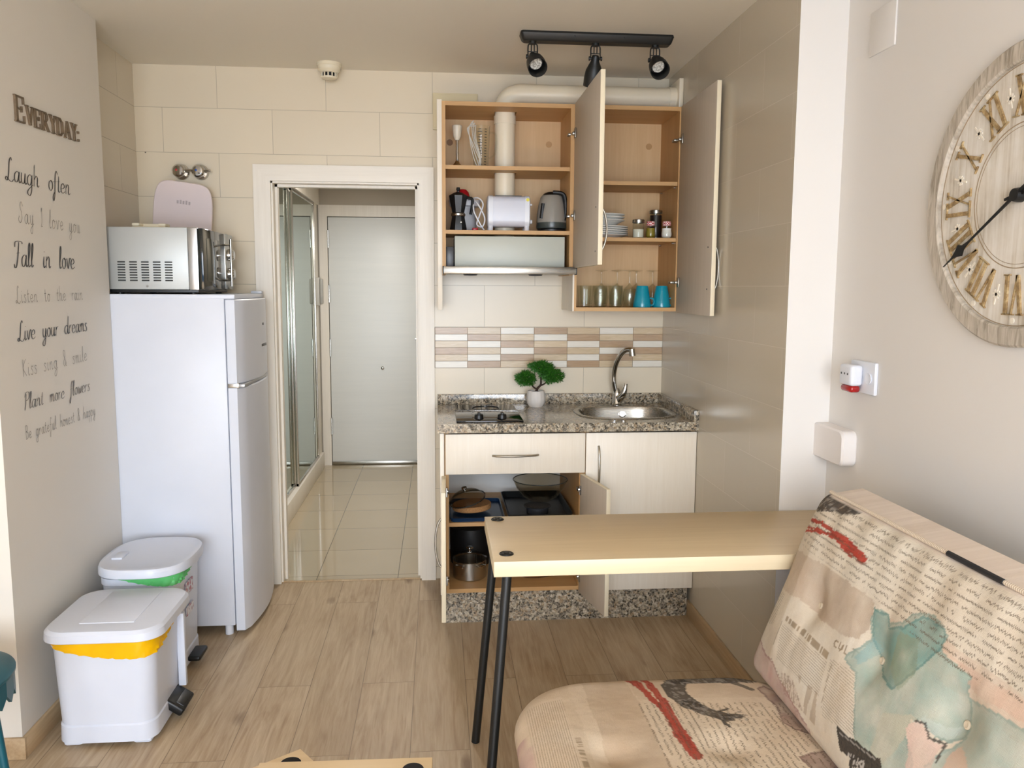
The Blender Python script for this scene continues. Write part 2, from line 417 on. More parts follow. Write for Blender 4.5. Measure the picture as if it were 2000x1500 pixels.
# hallway
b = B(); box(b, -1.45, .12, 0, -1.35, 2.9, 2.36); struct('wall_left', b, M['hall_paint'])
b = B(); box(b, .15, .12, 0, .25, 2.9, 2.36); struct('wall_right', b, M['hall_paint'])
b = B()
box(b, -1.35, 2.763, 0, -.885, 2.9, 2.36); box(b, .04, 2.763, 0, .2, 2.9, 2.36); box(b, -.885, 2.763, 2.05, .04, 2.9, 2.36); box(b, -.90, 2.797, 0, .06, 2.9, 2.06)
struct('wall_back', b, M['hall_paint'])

# door lining and casing of the opening
b = B()
y0 = -.022
prism(b, [(DX0, 0), (DX0, DZ), (-.843, 2.048), (-.843, 0)][::-1], lambda u, v, t: (u, t, v), y0, 0.0, mi=0)
prism(b, [(DX1, 0), (.004, 0), (.004, 2.048), (DX1, DZ)][::-1], lambda u, v, t: (u, t, v), y0, 0.0, mi=0)
prism(b, [(DX0, DZ), (DX1, DZ), (.004, 2.048), (-.843, 2.048)][::-1], lambda u, v, t: (u, t, v), y0, 0.0, mi=1)
struct('trim_1', b, [M['casing'], M['casing_h']])
b = B()
box(b, DX0-.012, -.004, 0, DX0+.008, .125, DZ); box(b, DX1-.008, -.004, 0, DX1+.012, .125, DZ); box(b, DX0-.01, -.004, DZ-.008, DX1+.01, .125, DZ+.012)
box(b, DX0+.008, .05, 0, DX0+.02, .09, DZ-.008); box(b, DX1-.02, .05, 0, DX1-.008, .09, DZ-.008); box(b, DX0+.008, .05, DZ-.02, DX1-.008, .09, DZ-.008)
struct('trim_2', b, M['casing'])
# entrance door at the end of the hall
b = B(); y = 2.745
prism(b, [(-.862, 0), (-.862, 2.04), (-.93, 2.13), (-.93, 0)][::-1], lambda u, v, t: (u, t, v), y, 2.763)
prism(b, [(.03, 0), (.1, 0), (.1, 2.13), (.03, 2.04)][::-1], lambda u, v, t: (u, t, v), y, 2.763)
prism(b, [(-.862, 2.04), (.03, 2.04), (.1, 2.13), (-.93, 2.13)][::-1], lambda u, v, t: (u, t, v), y, 2.763)
struct('trim_3', b, M['casing'])
b = B(); box(b, -.856, 2.752, .012, .024, 2.795, 2.034, .002)
dr = struct('door_1', b, M['door_white'])
b = B()
for z in (.33, .98, 1.42, 1.86): cyl(b, (-.857, 2.745, z-.07), (-.857, 2.745, z+.07), .007, 12)
osplit('hinge', b, M['steel_v'], dr)
b = B(); cyl(b, (-.045, 2.752, 1.055), (-.045, 2.71, 1.055), .01, 14); cyl(b, (-.04, 2.71, 1.055), (-.165, 2.71, 1.055), .009, 14); lathe(b, [(0, 0), (.024, 0), (.024, .006), (0, .006)], (-.045, 2.752, 1.055), 24, RX(90))
obj('door_handle', b, M['chrome'], dr)
b = B(); lathe(b, [(0, 0), (.013, 0), (.013, .006), (.008, .008), (0, .008)], (-.434, 2.752, .812), 20, RX(90)); obj('peephole', b, M['chrome'], dr)
b = B(); box(b, -.856, 2.744, .004, .024, 2.752, .03, .001); obj('draught_strip', b, M['steel'], dr)
# skirting boards
b = B(); box(b, XR-.012, YE, 0, XR, -.55, .07, .002); struct('baseboard_right', b, M['skirting'])
b = B(); box(b, XR-.012, YE-.012, 0, XR2, YE, .07, .002); box(b, XR2-.012, -5.9, 0, XR2, YE-.012, .07, .002); struct('baseboard_right', b, M['skirting'])
b = B(); box(b, XC, YCN, 0, XC+.012, YCF, .07, .002); box(b, -2.6, YCN-.012, 0, XC+.012, YCN, .07, .002); struct('baseboard_left', b, M['skirting'])
b = B(); box(b, DX0, -.006, 0, DX1, .012, .004, .001); struct('trim_4', b, M['skirting'])
# balcony door frame behind the camera
b = B()
for x in (-2.1, -.55, 1.05): box(b, x, -6.02, 0, x+.05, -5.98, 2.3)
box(b, -2.1, -6.02, 0, 1.1, -5.98, .06); box(b, -2.1, -6.02, 2.25, 1.1, -5.98, 2.3)
struct('window_1', b, M['white_plastic'])
# mosaic band: two tile courses of thin beige, tan and white strips
COLS = [.006, .166, .331, .498, .665, .829, 1.0, 1.152]
PAT = ['TBWTBWB', 'WTBWTBT', 'BWTBWTW', 'TBWTBWT', 'BWTBWTB', 'WTBWTBW']
b = B(); z1 = 1.281; dz = .0333
for r_, row in enumerate(PAT):
    for c_, ch in enumerate(row):
        box(b, COLS[c_]+.0012, -.003, z1-dz*(r_+1)+.0012, COLS[c_+1]-.0012, .001, z1-dz*r_-.0012, mi='TBW'.index(ch))
def mosaic_mat(n, a, c):
    t = NT(n); f = t.noise(t.coord((10, 10, 120)), 1, 4, .6, 1.2); return t.set(t.ramp(f, [(.3, srgb(a)), (.7, srgb(c))]), .25)
MM = [mosaic_mat('mosaic_tan', '#a18260', '#b49773'), mosaic_mat('mosaic_beige', '#bda683', '#cfbb9a'), mosaic_mat('mosaic_white', '#dad4c6', '#e4dfd3'), plain('mosaic_grout', '#8d7a62', .8)]
box(b, .004, -.0012, z1-6*dz, 1.152, .001, z1, mi=3)
struct('trim_5', b, MM, 0)

# ================================================================== HALL FURNITURE
wd = thing('mirrored_wardrobe', 'mirrored sliding wardrobe along the left side of the hallway', 'wardrobe', (-1.1, 1.4, 0))
b = B(); box(b, -1.34, .16, 0, -.91, 2.66, .13, .003); obj('plinth', b, M['casing'], wd)
b = B(); box(b, -1.34, .16, 2.12, -.91, 2.66, 2.27, .003); box(b, -.96, 2.45, .13, -.93, 2.66, 2.12, .002); obj('surround', b, M['casing'], wd)
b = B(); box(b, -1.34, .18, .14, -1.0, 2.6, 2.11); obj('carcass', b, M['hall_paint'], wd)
for i, (ya, yb) in enumerate(((.16, .96), (.94, 1.5), (1.48, 2.45))):
    x = -.955 if i % 2 else -.935
    b = B(); box(b, x, ya+.02, .15, x+.008, yb-.02, 2.1); d = obj('mirror_door', b, M['mirror'], wd)
    b = B()
    for (p, q) in ((ya, ya+.022), (yb-.022, yb)): box(b, x-.006, p, .13, x+.016, q, 2.12, .003)
    box(b, x-.004, ya, .13, x+.014, yb, .152, .002); box(b, x-.004, ya, 2.098, x+.014, yb, 2.12, .002)
    obj('door_frame', b, M['steel_v'], d)
    if i < 2:
        yh = yb-.06 if i == 0 else ya+.045
        b = B(); box(b, x+.008, yh-.02, 1.02, x+.024, yh+.02, 1.13, .004); obj('handle', b, M['steel_v'], d)
ic = thing('door_entry_phone', 'pale grey entry phone on the hallway wall beside the entrance door', 'intercom', (-.905, 2.56, 1.4))
b = B(); box(b, -.93, 2.5, 1.33, -.9, 2.6, 1.55, .006); obj('housing', b, plain('pale_grey_plastic', '#b7b5ae', .4), ic)
b = B(); box(b, -.9, 2.515, 1.34, -.875, 2.55, 1.54, .009); obj('handset', b, plain('grey_handset', '#a5a39c', .4), ic)

# ================================================================== FRIDGE AND MICROWAVE
fr = thing('refrigerator', 'tall white fridge freezer standing between the column and the doorway', 'refrigerator', (-1.08, -.33, 0))
FY0, FY1 = -.63, -.07
b = B(); box(b, -1.345, FY0, .045, -.842, FY1, 1.438, .006); obj('body', b, M['white_enamel'], fr)
b = B(); box(b, -1.345, FY0-.001, 1.425, -.80, FY1, 1.444, .004); obj('top_panel', b, M['white_enamel'], fr)
def curved_door(z0, z1):
    b = B(); n = 14; rings = []
    for z in (z0, z0+.004, z1-.004, z1):
        ins = .003 if z in (z0, z1) else 0
        ring = [(-.838, FY0+ins, z), (-.838, FY1-ins, z)]
        for k in range(n+1):
            t = 1-k/n; yy = FY0+ins+(FY1-FY0-2*ins)*t
            e = min(t, 1-t); rnd = .012*max(0, 1-e/.02)**2 if e < .02 else 0
            ring.append((-.79+.028*math.sin(PI*t)-rnd-ins, yy, z))
        rings.append(ring)
    loft(b, rings); return b
obj('freezer_door', curved_door(1.078, 1.424), M['white_enamel'], fr)
fd = obj('fridge_door', curved_door(.022, 1.062), M['white_enamel'], fr)
b = B(); box(b, -.84, FY0+.004, 1.060, -.796, FY1-.02, 1.080, .002); obj('handle_recess', b, M['steel_v'], fr)
b = B(); box(b, -.80, FY0+.006, 1.063, -.772, -.16, 1.077, .003); obj('door_grip', b, plain('grey_trim', '#b3b5b8', .3, .5), fr)
b = B(); lathe(b, [(0, 0), (.006, 0), (.006, .003), (0, .003)], (-.764, -.28, 1.31), 14, RY(90)); box(b, -.7665, -.33, 1.21, -.7625, -.22, 1.222, .001); osplit('badge', b, M['dark_grey'], fr)
for x, y in ((-.875, -.60), (-1.3, -.60), (-.875, -.1), (-1.3, -.1)):
    b = B(); cyl(b, (x, y, 0), (x, y, .05), .017, 18); obj('foot', b, M['white_plastic'], fr)
b = B(); box(b, -.85, -.11, 1.444, -.80, -.08, 1.456, .003); obj('hinge_cover', b, M['white_plastic'], fr)

mw = thing('microwave_oven', 'silver and black microwave on top of the fridge', 'microwave', (-1.1, -.42, 1.444))
my0, my1, mz0, mz1 = -.60, -.13, 1.462, 1.712
b = B(); box(b, -1.30, my0, mz0, -.985, my1, mz1, .004); box(b, -1.298, my0+.004, mz0-.012, -.95, my1, mz0+.001, .002, mi=1); obj('body', b, [plain('silver_painted_metal', '#b9bcba', .45, .35), M['black']], mw)  # black lower box added in place of the shaded gap under the oven
b = B()
for c_ in range(5):
    for r_ in range(8):
        x = -1.262+c_*.046; z = mz0+.034+r_*.0105
        box(b, x, my0-.0012, z, x+.030, my0+.001, z+.0055, .0008, seg=1)
obj('vent_slots', b, plain('vent_shadow_black', '#2e302f', .6), mw)
b = B(); lathe(b, [(0, 0), (.005, 0), (.004, .002), (0, .002)], (-1.15, my0, mz0+.014), 14, RX(90)); obj('screw', b, M['steel'], mw)
b = B(); box(b, -.985, my0-.002, mz0-.002, -.945, my1, mz1, .005); obj('front_bezel', b, steel('pale_bezel', '#d6d8da', .3, 'Z'), mw)
b = B(); box(b, -.945, my0, mz0, -.925, my0+.335, mz1-.003, .003); dd = obj('door', b, plain('black_oven_glass', '#1c1f1c', .08), mw)
b = B(); box(b, -.9255, my0+.05, mz0+.035, -.9235, my0+.26, mz1-.04, .001); obj('door_window', b, plain('smoked_window', '#2e352f', .05), dd)
b = B()
cyl(b, (-.888, my0+.30, mz0+.015), (-.888, my0+.30, mz1-.03), .0055, 14)
for z in (mz0+.04, mz1-.055): cyl(b, (-.926, my0+.30, z), (-.888, my0+.30, z), .0045, 12)
obj('handle', b, M['chrome'], dd)
b = B(); box(b, -.945, my0+.338, mz0, -.922, my1, mz1-.003, .003); cp = obj('control_panel', b, steel('steel_panel', '#a6a8a6', .25, 'Z'), mw)
for z in (mz0+.07, mz0+.155):
    b = B(); lathe(b, [(0, 0), (.028, 0), (.026, .018), (.019, .024), (0, .024)], (-.922, my0+.40, z), 28, RY(90)); obj('knob', b, M['chrome'], cp)
for x, y in ((-1.27, my0+.04), (-.98, my0+.04), (-1.27, my1-.04), (-.98, my1-.04)):
    b = B(); cyl(b, (x, y, 1.444), (x, y, mz0+.002), .014, 14); obj('foot', b, M['black'], mw)
# power strip / tray lying on the microwave
b = B(); box(b, -1.235, -.50, 1.712, -1.10, -.44, 1.722, .003)
box(b, -1.235, -.50, 1.722, -1.205, -.44, 1.735, .004); box(b, -1.13, -.50, 1.722, -1.10, -.44, 1.733, .004); box(b, -1.235, -.452, 1.720, -1.10, -.44, 1.735, .003)
tag(obj('plastic_tray', b, M['ivory']), 'small cream plastic tray lying on the microwave', 'tray')
# pink board leaning against the wall behind it
bd = thing('kitchen_board', 'pale pink rounded board leaning on the wall behind the microwave', 'board', (-1.15, -.1, 1.446))
Mb = T(-1.165, -.065, 1.700) @ RX(9) @ RY(7.5)
outline = []
for k in range(64):
    a = 2*PI*k/64; ca, sa = math.cos(a), math.sin(a); n_ = 5.5
    outline.append((.132*abs(ca)**(2/n_)*(1 if ca > 0 else -1), .255*abs(sa)**(2/n_)*(1 if sa > 0 else -1)))
b = B(); rings = [[Mb @ Vector((u*s, t, v*(1-(1-s)*.5))) for u, v in outline] for s, t in ((.98, -.006), (1, -.003), (1, .003), (.98, .006))]
loft(b, rings); obj('panel', b, plain('pale_pink_plastic', '#dccdcb', .4), bd)
b = B()
for k in range(5): box(b, -.028+k*.013, -.0072, .155, -.020+k*.013, -.0058, .170+.003*(k % 2), .0006, Mb, seg=1)
obj('marking', b, plain('faint_grey_print', '#b3a5a3', .5), bd)
b = B(); lathe(b, [(0, 0), (.003, 0), (.0025, .003), (0, .004)], (-1.333, 0, 2.095), 10, RX(90)); tag(obj('screw', b, plain('dark_screw', '#4a4034', .5)), 'tiny dark screw in the tiled wall near the left corner', 'screw')

# water stop valves
vm = B(); 
def valve(x, hot):
    v = thing('water_valve', 'chrome round stop valve with a %s dot, %s of the pair on the tiled wall' % (('red', 'left') if hot else ('blue', 'right')), 'valve', (x, 0, 2.007), 'stop valves above the microwave')
    b = B(); lathe(b, [(0, 0), (.036, 0), (.036, .004), (.030, .014), (.016, .02), (.016, .04), (0, .04)], (x, 0, 2.007), 32, RX(90)); obj('rosette', b, M['chrome'], v)
    b = B(); lathe(b, [(0, .038), (.024, .038), (.029, .046), (.029, .058), (.022, .066), (0, .068)], (x, 0, 2.007), 32, RX(90))
    tube(b, [(x+.015, -.052, 2.008), (x+.04, -.055, 2.009), (x+.056, -.056, 2.009)], .006, 12); kn = obj('knob', b, M['chrome'], v)
    b = B(); lathe(b, [(0, .067), (.005, .068), (0, .0695)], (x-.006, 0, 2.009), 16, RX(90)); obj('dot', b, plain('red_dot' if hot else 'blue_dot', '#b02020' if hot else '#2050a0', .4), kn)
valve(-1.171, True); valve(-1.083, False)

# smoke detector
sd = thing('smoke_detector', 'round ivory smoke detector on the ceiling above the doorway', 'smoke detector', (-.47, -.10, H))
sx, sy = -.47, -.10
b = B(); lathe(b, [(0, 0), (.056, 0), (.056, -.012), (.052, -.016), (.050, -.03), (.040, -.042), (.033, -.044)], (sx, sy, H), 48); lathe(b, [(.036, -.060), (.034, -.067), (.02, -.071), (0, -.072)], (sx, sy, H), 48)
for k in range(12):
    a = 2*PI*k/12; cyl(b, (sx+.034*math.cos(a), sy+.034*math.sin(a), H-.043), (sx+.034*math.cos(a), sy+.034*math.sin(a), H-.062), .0032, 8)
obj('housing', b, M['ivory'], sd)
b = B(); lathe(b, [(0, -.042), (.028, -.042), (.028, -.062), (0, -.062)], (sx, sy, H), 32); obj('sensor_chamber', b, M['black'], sd)

# ================================================================== TRACK LIGHT
tl = thing('track_light', 'black ceiling track light with three adjustable spotlights', 'ceiling light', (.665, -.655, H))
b = B(); rings = []
for z, g in ((H, 0), (H-.008, .002), (H-.03, -.006), (H-.036, -.012)):
    rings.append([(x, y, z) for x, y in rrect(.665, -.655, .62+2*g, .066+2*g, .012, 4)])
loft(b, rings)
for x in (.57, .77): lathe(b, [(0, 0), (.003, 0), (.003, .002), (0, .003)], (x, -.687, H-.018), 10, RX(90))
obj('rail', b, M['black_metal'], tl)
led = NT('led_reflector'); f_ = led.add('ShaderNodeTexVoronoi'); f_.inputs['Scale'].default_value = 160; led.link(led.coord(), f_.inputs['Vector'])
led.set(led.ramp(f_.outputs['Distance'], [(.1, srgb('#f2efe6')), (.75, srgb('#9a958a'))]), .3); led = led.m
for x, d in ((.405, (.10, -.80, -.62)), (.660, (-.02, .45, -.95)), (.905, (.0, -.84, -.60))):
    d = Vector(d).normalized(); piv = Vector((x, -.66, H-.092))
    b = B()
    cyl(b, (x, -.66, H-.034), (x, -.66, H-.046), .014, 16)
    for s in (-1, 1): tube(b, catmull([(x+s*.005, -.66, H-.044), (x+s*.016, -.66, H-.047), (x+s*.019, -.66, H-.06), (x+s*.019, -.66, H-.094)], 4), .0028, 8)
    for s in (-1, 1): tube(b, [(x+s*.006, -.66, H-.044), (x+s*.006, -.66, H-.075)], .0022, 8)
    tube(b, [(x-.019, -.66, H-.075), (x+.019, -.66, H-.075)], .0022, 8)
    br_ = obj('bracket', b, M['black_metal'], tl)
    Mx = aim(d); b = B()
    lathe(b, [(0, -.012), (.013, -.010), (.016, .0), (.017, .012), (.024, .026), (.034, .048), (.038, .075), (.0385, .108), (.0365, .108), (.0355, .076), (.031, .055), (0, .05)], piv, 36, Mx)
    sh = obj('lamp_shade', b, M['black_metal'], br_)
    b = B(); lathe(b, [(0, .070), (.022, .0705), (.0245, .069), (.0245, .052), (0, .052)], piv, 32, Mx); obj('bulb', b, led, br_)
    b = B()
    for s in (-1, 1): lathe(b, [(0, .016), (.005, .016), (.005, .022), (.0085, .022), (.0085, .027), (0, .027)], piv+Vector((0, 0, -.002)), 16, RY(90*s))
    osplit('knob', b, M['black_metal'], br_)

# ================================================================== PIPE, COVER PLATE
dp = thing('extractor_duct', 'cream plastic extractor duct rising through the wall cabinet and elbowing right to the wall', 'duct', (.334, -.17, 1.71))
def ringtube(b, pts, r): tube(b, pts, r, 32)
b = B(); cyl(b, (.334, -.17, 1.712), (.334, -.17, 2.262), .047, 36); obj('vertical_pipe', b, M['pvc'], dp)
b = B(); cyl(b, (.334, -.17, 2.225), (.334, -.17, 2.262), .0505, 36); obj('collar', b, M['pvc'], dp)
b = B(); tube(b, [(.334, -.17, 2.262), (.334, -.17, 2.30)]+[(.334+.08-.08*math.cos(a), -.17, 2.30+.062*math.sin(a)) for a in [R(x) for x in range(9, 91, 9)]]+[(.47, -.17, 2.362)], .047, 32); obj('elbow', b, M['pvc'], dp)
b = B(); cyl(b, (.455, -.17, 2.362), (1.14, -.17, 2.362), .0455, 36); obj('horizontal_pipe', b, M['pvc'], dp)
b = B(); cyl(b, (1.10, -.17, 2.362), (1.132, -.17, 2.362), .050, 36); box(b, 1.132, -.245, 2.297, 1.1515, -.095, 2.437, .002); obj('wall_collar', b, M['pvc'], dp)
b = B(); box(b, .002, -.014, 2.225, .216, 0, 2.395, .002); box(b, .006, -.018, 2.235, .212, -.012, 2.388, .002)
tag(obj('cover_plate', b, plain('cream_cover', '#d8cba8', .5)), 'rectangular cream cover plate on the wall behind the wall cabinet', 'cover plate')

# ================================================================== WALL CABINETS
def hinge_bm(p, sx):
    b = B(); x, y, z = p
    box(b, x-.022, y+.002, z-.005, x+.002, y+.045, z+.005, .002)
    box(b, x-.008, y-.030, z-.006, x+.006, y+.006, z+.006, .002); box(b, x+.001, y-.045, z-.022, x+.0055, y-.015, z+.022, .002)
    return b
def bow_handle(p0, p1, out, r=.0042, w=1):
    p0, p1, out = Vector(p0), Vector(p1), Vector(out); b = B(); pts = []
    for k in range(17):
        t = k/16; pts.append(p0.lerp(p1, t)+out*(math.sin(PI*t)**.55))
    tube(b, pts, r, 10)
    return b
CY = -.33
lc = thing('wall_cabinet', 'open beech wall cabinet with appliances on its shelf, above the cooker hood', 'cabinet', (.33, 0, 1.376))
b = B(); box(b, .021, CY-.002, 1.376, .042, 0, 2.296, .001); obj('end_panel', b, M['cream_lam'], lc)
b = B(); box(b, .042, CY, 1.535, .058, 0, 2.29); box(b, .617, CY, 1.535, .634, 0, 2.29); osplit('side_panel', b, M['beech'], lc)
b = B(); box(b, .058, CY, 2.272, .284, -.02, 2.29); box(b, .384, CY, 2.272, .617, -.02, 2.29); box(b, .284, CY, 2.272, .384, -.222, 2.29); box(b, .284, -.118, 2.272, .384, -.02, 2.29); obj('top_board', b, M['beech_h'], lc)
b = B(); box(b, .058, -.022, 1.56, .617, -.004, 2.272); obj('back_panel', b, M['beech_back'], lc)
for z, f in ((2.000, CY+.012), (1.716, CY+.004)):
    b = B(); box(b, .058, f, z, .284, -.022, z+.017); box(b, .384, f, z, .617, -.022, z+.017); box(b, .284, f, z, .384, -.222, z+.017); box(b, .284, -.118, z, .384, -.022, z+.017)
    obj('shelf', b, M['beech_h'], lc)
b = B(); lathe(b, [(0, 0), (.015, 0), (.015, .002), (0, .002)], (.560, -.022, 2.165), 20, RX(90)); obj('cover_cap', b, plain('beech_cap', '#b08a58', .5), lc)
b = B(); lathe(b, [(0, 0), (.015, 0), (.015, .002), (0, .002)], (.082, -.022, 2.165), 20, RX(90)); obj('cover_cap', b, plain('brown_cap', '#8a6238', .5), lc)
b = B(); box(b, .634, -.912, 1.567, .652, CY-.002, 2.293, .001)
for f in b.faces:
    if f.normal.x < -.9: f.material_index = 1
    elif abs(f.normal.y) > .9 or abs(f.normal.z) > .9: f.material_index = 2
d1 = obj('door', b, [M['cream_lam'], M['lam_shade'], M['cream_edge']], lc)
obj('handle', bow_handle((.652, -.862, 1.62), (.652, -.862, 1.79), (.026, 0, 0)), M['handle'], d1)
b = B()
for z in (1.62, 1.79): cyl(b, (.6325, -.86, z), (.6345, -.86, z), .003, 8)
osplit('screw_hole', b, M['dark_grey'], d1)
for z in (2.16, 1.80): obj('hinge', hinge_bm((.628, CY, z), -1), M['hinge'], d1)

rc = thing('wall_cabinet', 'open beech wall cabinet with crockery and glasses, in the right corner', 'cabinet', (.9, 0, 1.37))
b = B(); box(b, .6345, CY, 1.372, .6415, 0, 2.29); obj('outer_side', b, M['cream_lam'], rc)
b = B(); box(b, .6415, CY, 1.372, .652, 0, 2.29); box(b, 1.113, CY, 1.372, 1.13, 0, 2.29); osplit('side_panel', b, M['beech'], rc)
b = B(); box(b, .652, CY, 2.272, 1.113, -.02, 2.29); obj('top_board', b, M['beech_h'], rc)
b = B(); box(b, .652, CY, 1.372, 1.113, -.02, 1.389); obj('bottom_board', b, M['beech_h'], rc)
b = B(); box(b, .652, -.022, 1.389, 1.113, -.004, 2.272); obj('back_panel', b, M['beech_back'], rc)
for z in (1.943, 1.691):
    b = B(); box(b, .652, CY+.01, z, 1.113, -.022, z+.017); obj('shelf', b, M['beech_h'], rc)
b = B(); lathe(b, [(0, 0), (.015, 0), (.015, .002), (0, .002)], (1.053, -.022, 2.165), 20, RX(90)); obj('cover_cap', b, plain('beech_cap', '#b08a58', .5), rc)
b = B()
for z in (1.94, 1.688):
    for y in (-.29, -.07): lathe(b, [(0, 0), (.004, 0), (.004, .01), (0, .01)], (1.113, y, z-.003), 10, RY(-90))
osplit('shelf_pin', b, M['chrome'], rc)
b = B(); box(b, 1.1185, -.812, 1.367, 1.1365, CY-.002, 2.291, .001)
for f in b.faces:
    if f.normal.x < -.9: f.material_index = 1
    elif abs(f.normal.y) > .9 or abs(f.normal.z) > .9: f.material_index = 2
d2 = obj('door', b, [M['cream_lam'], M['lam_shade'], M['cream_edge']], rc)
obj('handle', bow_handle((1.1365, -.800, 1.475), (1.1365, -.800, 1.645), (.0145, 0, 0), .0036), M['handle'], d2)
b = B()
for z in (1.475, 1.645): cyl(b, (1.1165, -.765, z), (1.119, -.765, z), .003, 8)
osplit('screw_hole', b, M['dark_grey'], d2)
for z in (2.145, 1.505): obj('hinge', hinge_bm((1.113, CY, z), -1), M['hinge'], d2)

# cooker hood
hd = thing('cooker_hood', 'stainless and grey pull-out cooker hood under the left wall cabinet', 'cooker hood', (.34, -.2, 1.53))
b = B(); box(b, .098, -.305, 1.571, .60, -.03, 1.708, .003); obj('body', b, plain('pale_grey_painted_metal', '#bcc0b6', .4), hd)
b = B(); box(b, .058, -.300, 1.571, .094, -.03, 1.66, .002); obj('motor_cover', b, M['dark_grey'], hd)
b = B(); box(b, .046, -.385, 1.538, .642, -.03, 1.57, .002); obj('visor', b, M['steel'], hd)
b = B(); box(b, .0435, -.387, 1.536, .0475, -.1, 1.572, .001); box(b, .6405, -.387, 1.536, .6445, -.335, 1.572, .001); osplit('visor_end_cap', b, M['black'], hd)
b = B()
for x in (.17, .47): lathe(b, [(0, -.008), (.03, -.006), (.034, 0), (0, 0)], (x, -.27, 1.538), 24)
osplit('hood_lamp', b, M['dark_grey'], hd)

# ------------------------------------------------------------------ things on the left cabinet's upper shelf
Z1 = 2.017; Z2 = 1.733
hb = thing('stick_blender', 'white and chrome stick blender standing upside down on the upper shelf', 'blender', (.113, -.18, Z1))
b = B(); lathe(b, [(0, 0), (.027, .001), (.028, .006), (.024, .016), (.012, .03), (.0065, .04)], (.113, -.18, Z1), 28); obj('blade_guard', b, M['chrome'], hb)
b = B(); lathe(b, [(.0065, .035), (.0058, .14), (0, .14)], (.113, -.18, Z1), 20); obj('shaft', b, M['chrome'], hb)
b = B(); lathe(b, [(0, .13), (.010, .132), (.018, .15), (.021, .175), (.022, .195), (.020, .198), (0, .198)], (.113, -.18, Z1), 28); obj('motor_handle', b, M['pvc'], hb)
jg = thing('measuring_jug', 'clear measuring jug with printed scale standing beside the stick blender', 'jug', (.222, -.2, Z1))
b = B(); jc = (.222, -.2, Z1); lathe(b, [(0, 0), (.032, 0), (.034, .004), (.041, .19), (.043, .192), (.0405, .192), (.0325, .006), (0, .005)], jc, 32); obj('body', b, M['glass'], jg)
b = B(); tube(b, catmull([(.262, -.2, Z1+.165), (.288, -.2, Z1+.16), (.292, -.2, Z1+.12), (.285, -.2, Z1+.07), (.258, -.2, Z1+.05)], 6), .0045, 8); obj('handle', b, M['glass'], jg)
b = B()
for k in range(14):
    a = R(-110); rr = .0352+.0075*(k/14)
    for (a0, w) in ((-100, .012 if k % 2 else .020), (-62, .010)):
        a = R(a0); c = Vector(jc)+Vector((rr*math.cos(a), rr*math.sin(a), .018+k*.012)); t = Vector((-math.sin(a), math.cos(a), 0)); n_ = Vector((math.cos(a), math.sin(a), 0))
        Mx = Matrix((t, n_, (0, 0, 1))).transposed().to_4x4(); Mx.translation = c
        box(b, -w/2, -.0003, -.0014, w/2, .0009, .0014, 0, Mx)
obj('scale_marks', b, plain('dark_scale_print', '#3a3a34', .5), jg)
cb_ = thing('power_cord', 'bundled thin grey cord looped in front of the measuring jug', 'cord', (.19, -.25, Z1))
for q in range(1):
    b = B()
    for k in range(3):
        pts = catmull([(.185+.004*k, -.262-.004*k, Z1+.205-.012*k), (.165-.004*k, -.262, Z1+.17), (.172+.006*k, -.265, Z1+.10), (.19+.012*k, -.262, Z1+.03), (.205+.006*k, -.262-.004*k, Z1+.006), (.21+.003*k, -.262, Z1+.05), (.185+.006*k, -.266, Z1+.12), (.178+.008*k, -.264, Z1+.18)], 6, True)
        tube(b, pts, .0022, 6, True)
    obj('cable', b, plain('grey_cord', '#c2bdb2', .5), cb_)
# lower shelf
mk = thing('moka_pot', 'black octagonal moka coffee pot at the left of the lower shelf', 'coffee pot', (.118, -.24, Z2))
c = (.116, -.24, Z2)
b = B(); lathe(b, [(0, 0), (.040, 0), (.041, .01), (.031, .062), (.030, .07)], c, 8, RZ(22.5)); obj('boiler', b, M['black'], mk)
b = B(); lathe(b, [(.030, .066), (.033, .07), (.033, .078), (.029, .082)], c, 24); obj('waist_ring', b, M['steel'], mk)
b = B(); lathe(b, [(.028, .078), (.045, .155), (.0455, .158), (.03, .160), (0, .162)], c, 8, RZ(22.5)); obj('jug', b, M['black'], mk)
b = B(); lathe(b, [(.045, .158), (.02, .172), (.006, .176), (.006, .18), (.010, .186), (.008, .196), (0, .198)], c, 8, RZ(22.5)); obj('lid', b, M['black'], mk)
b = B(); tube(b, catmull([(.155, -.245, Z2+.15), (.178, -.25, Z2+.145), (.180, -.25, Z2+.12), (.172, -.25, Z2+.075)], 5), .007, 8); obj('handle', b, M['black'], mk)
b = B(); lathe(b, [(0, 0), (.005, 0), (.004, .006), (0, .008)], (.128, -.272, Z2+.038), 12, RX(90)); obj('safety_valve', b, M['chrome'], mk)
sp_ = thing('citrus_juicer', 'white rimmed small appliance with a red domed top behind the black coffee pot', 'kitchen appliance', (.15, -.12, Z2))
c = (.150, -.12, Z2)
b = B(); lathe(b, [(0, 0), (.055, 0), (.056, .02), (.048, .11), (.05, .12), (0, .12)], c, 32); obj('base', b, plain('grey_white_plastic', '#b9bbc0', .35), sp_)
b = B(); lathe(b, [(.0, .118), (.07, .122), (.074, .14), (.076, .15), (.070, .152), (.0, .142)], c, 40); obj('bowl', b, M['white_plastic'], sp_)
b = B(); lathe(b, [(.036, .146), (.036, .165), (.030, .186), (.018, .198), (0, .202)], (c[0]-.012, c[1]-.02, c[2]), 32); obj('cone', b, plain('glossy_red', '#a81420', .2), sp_)
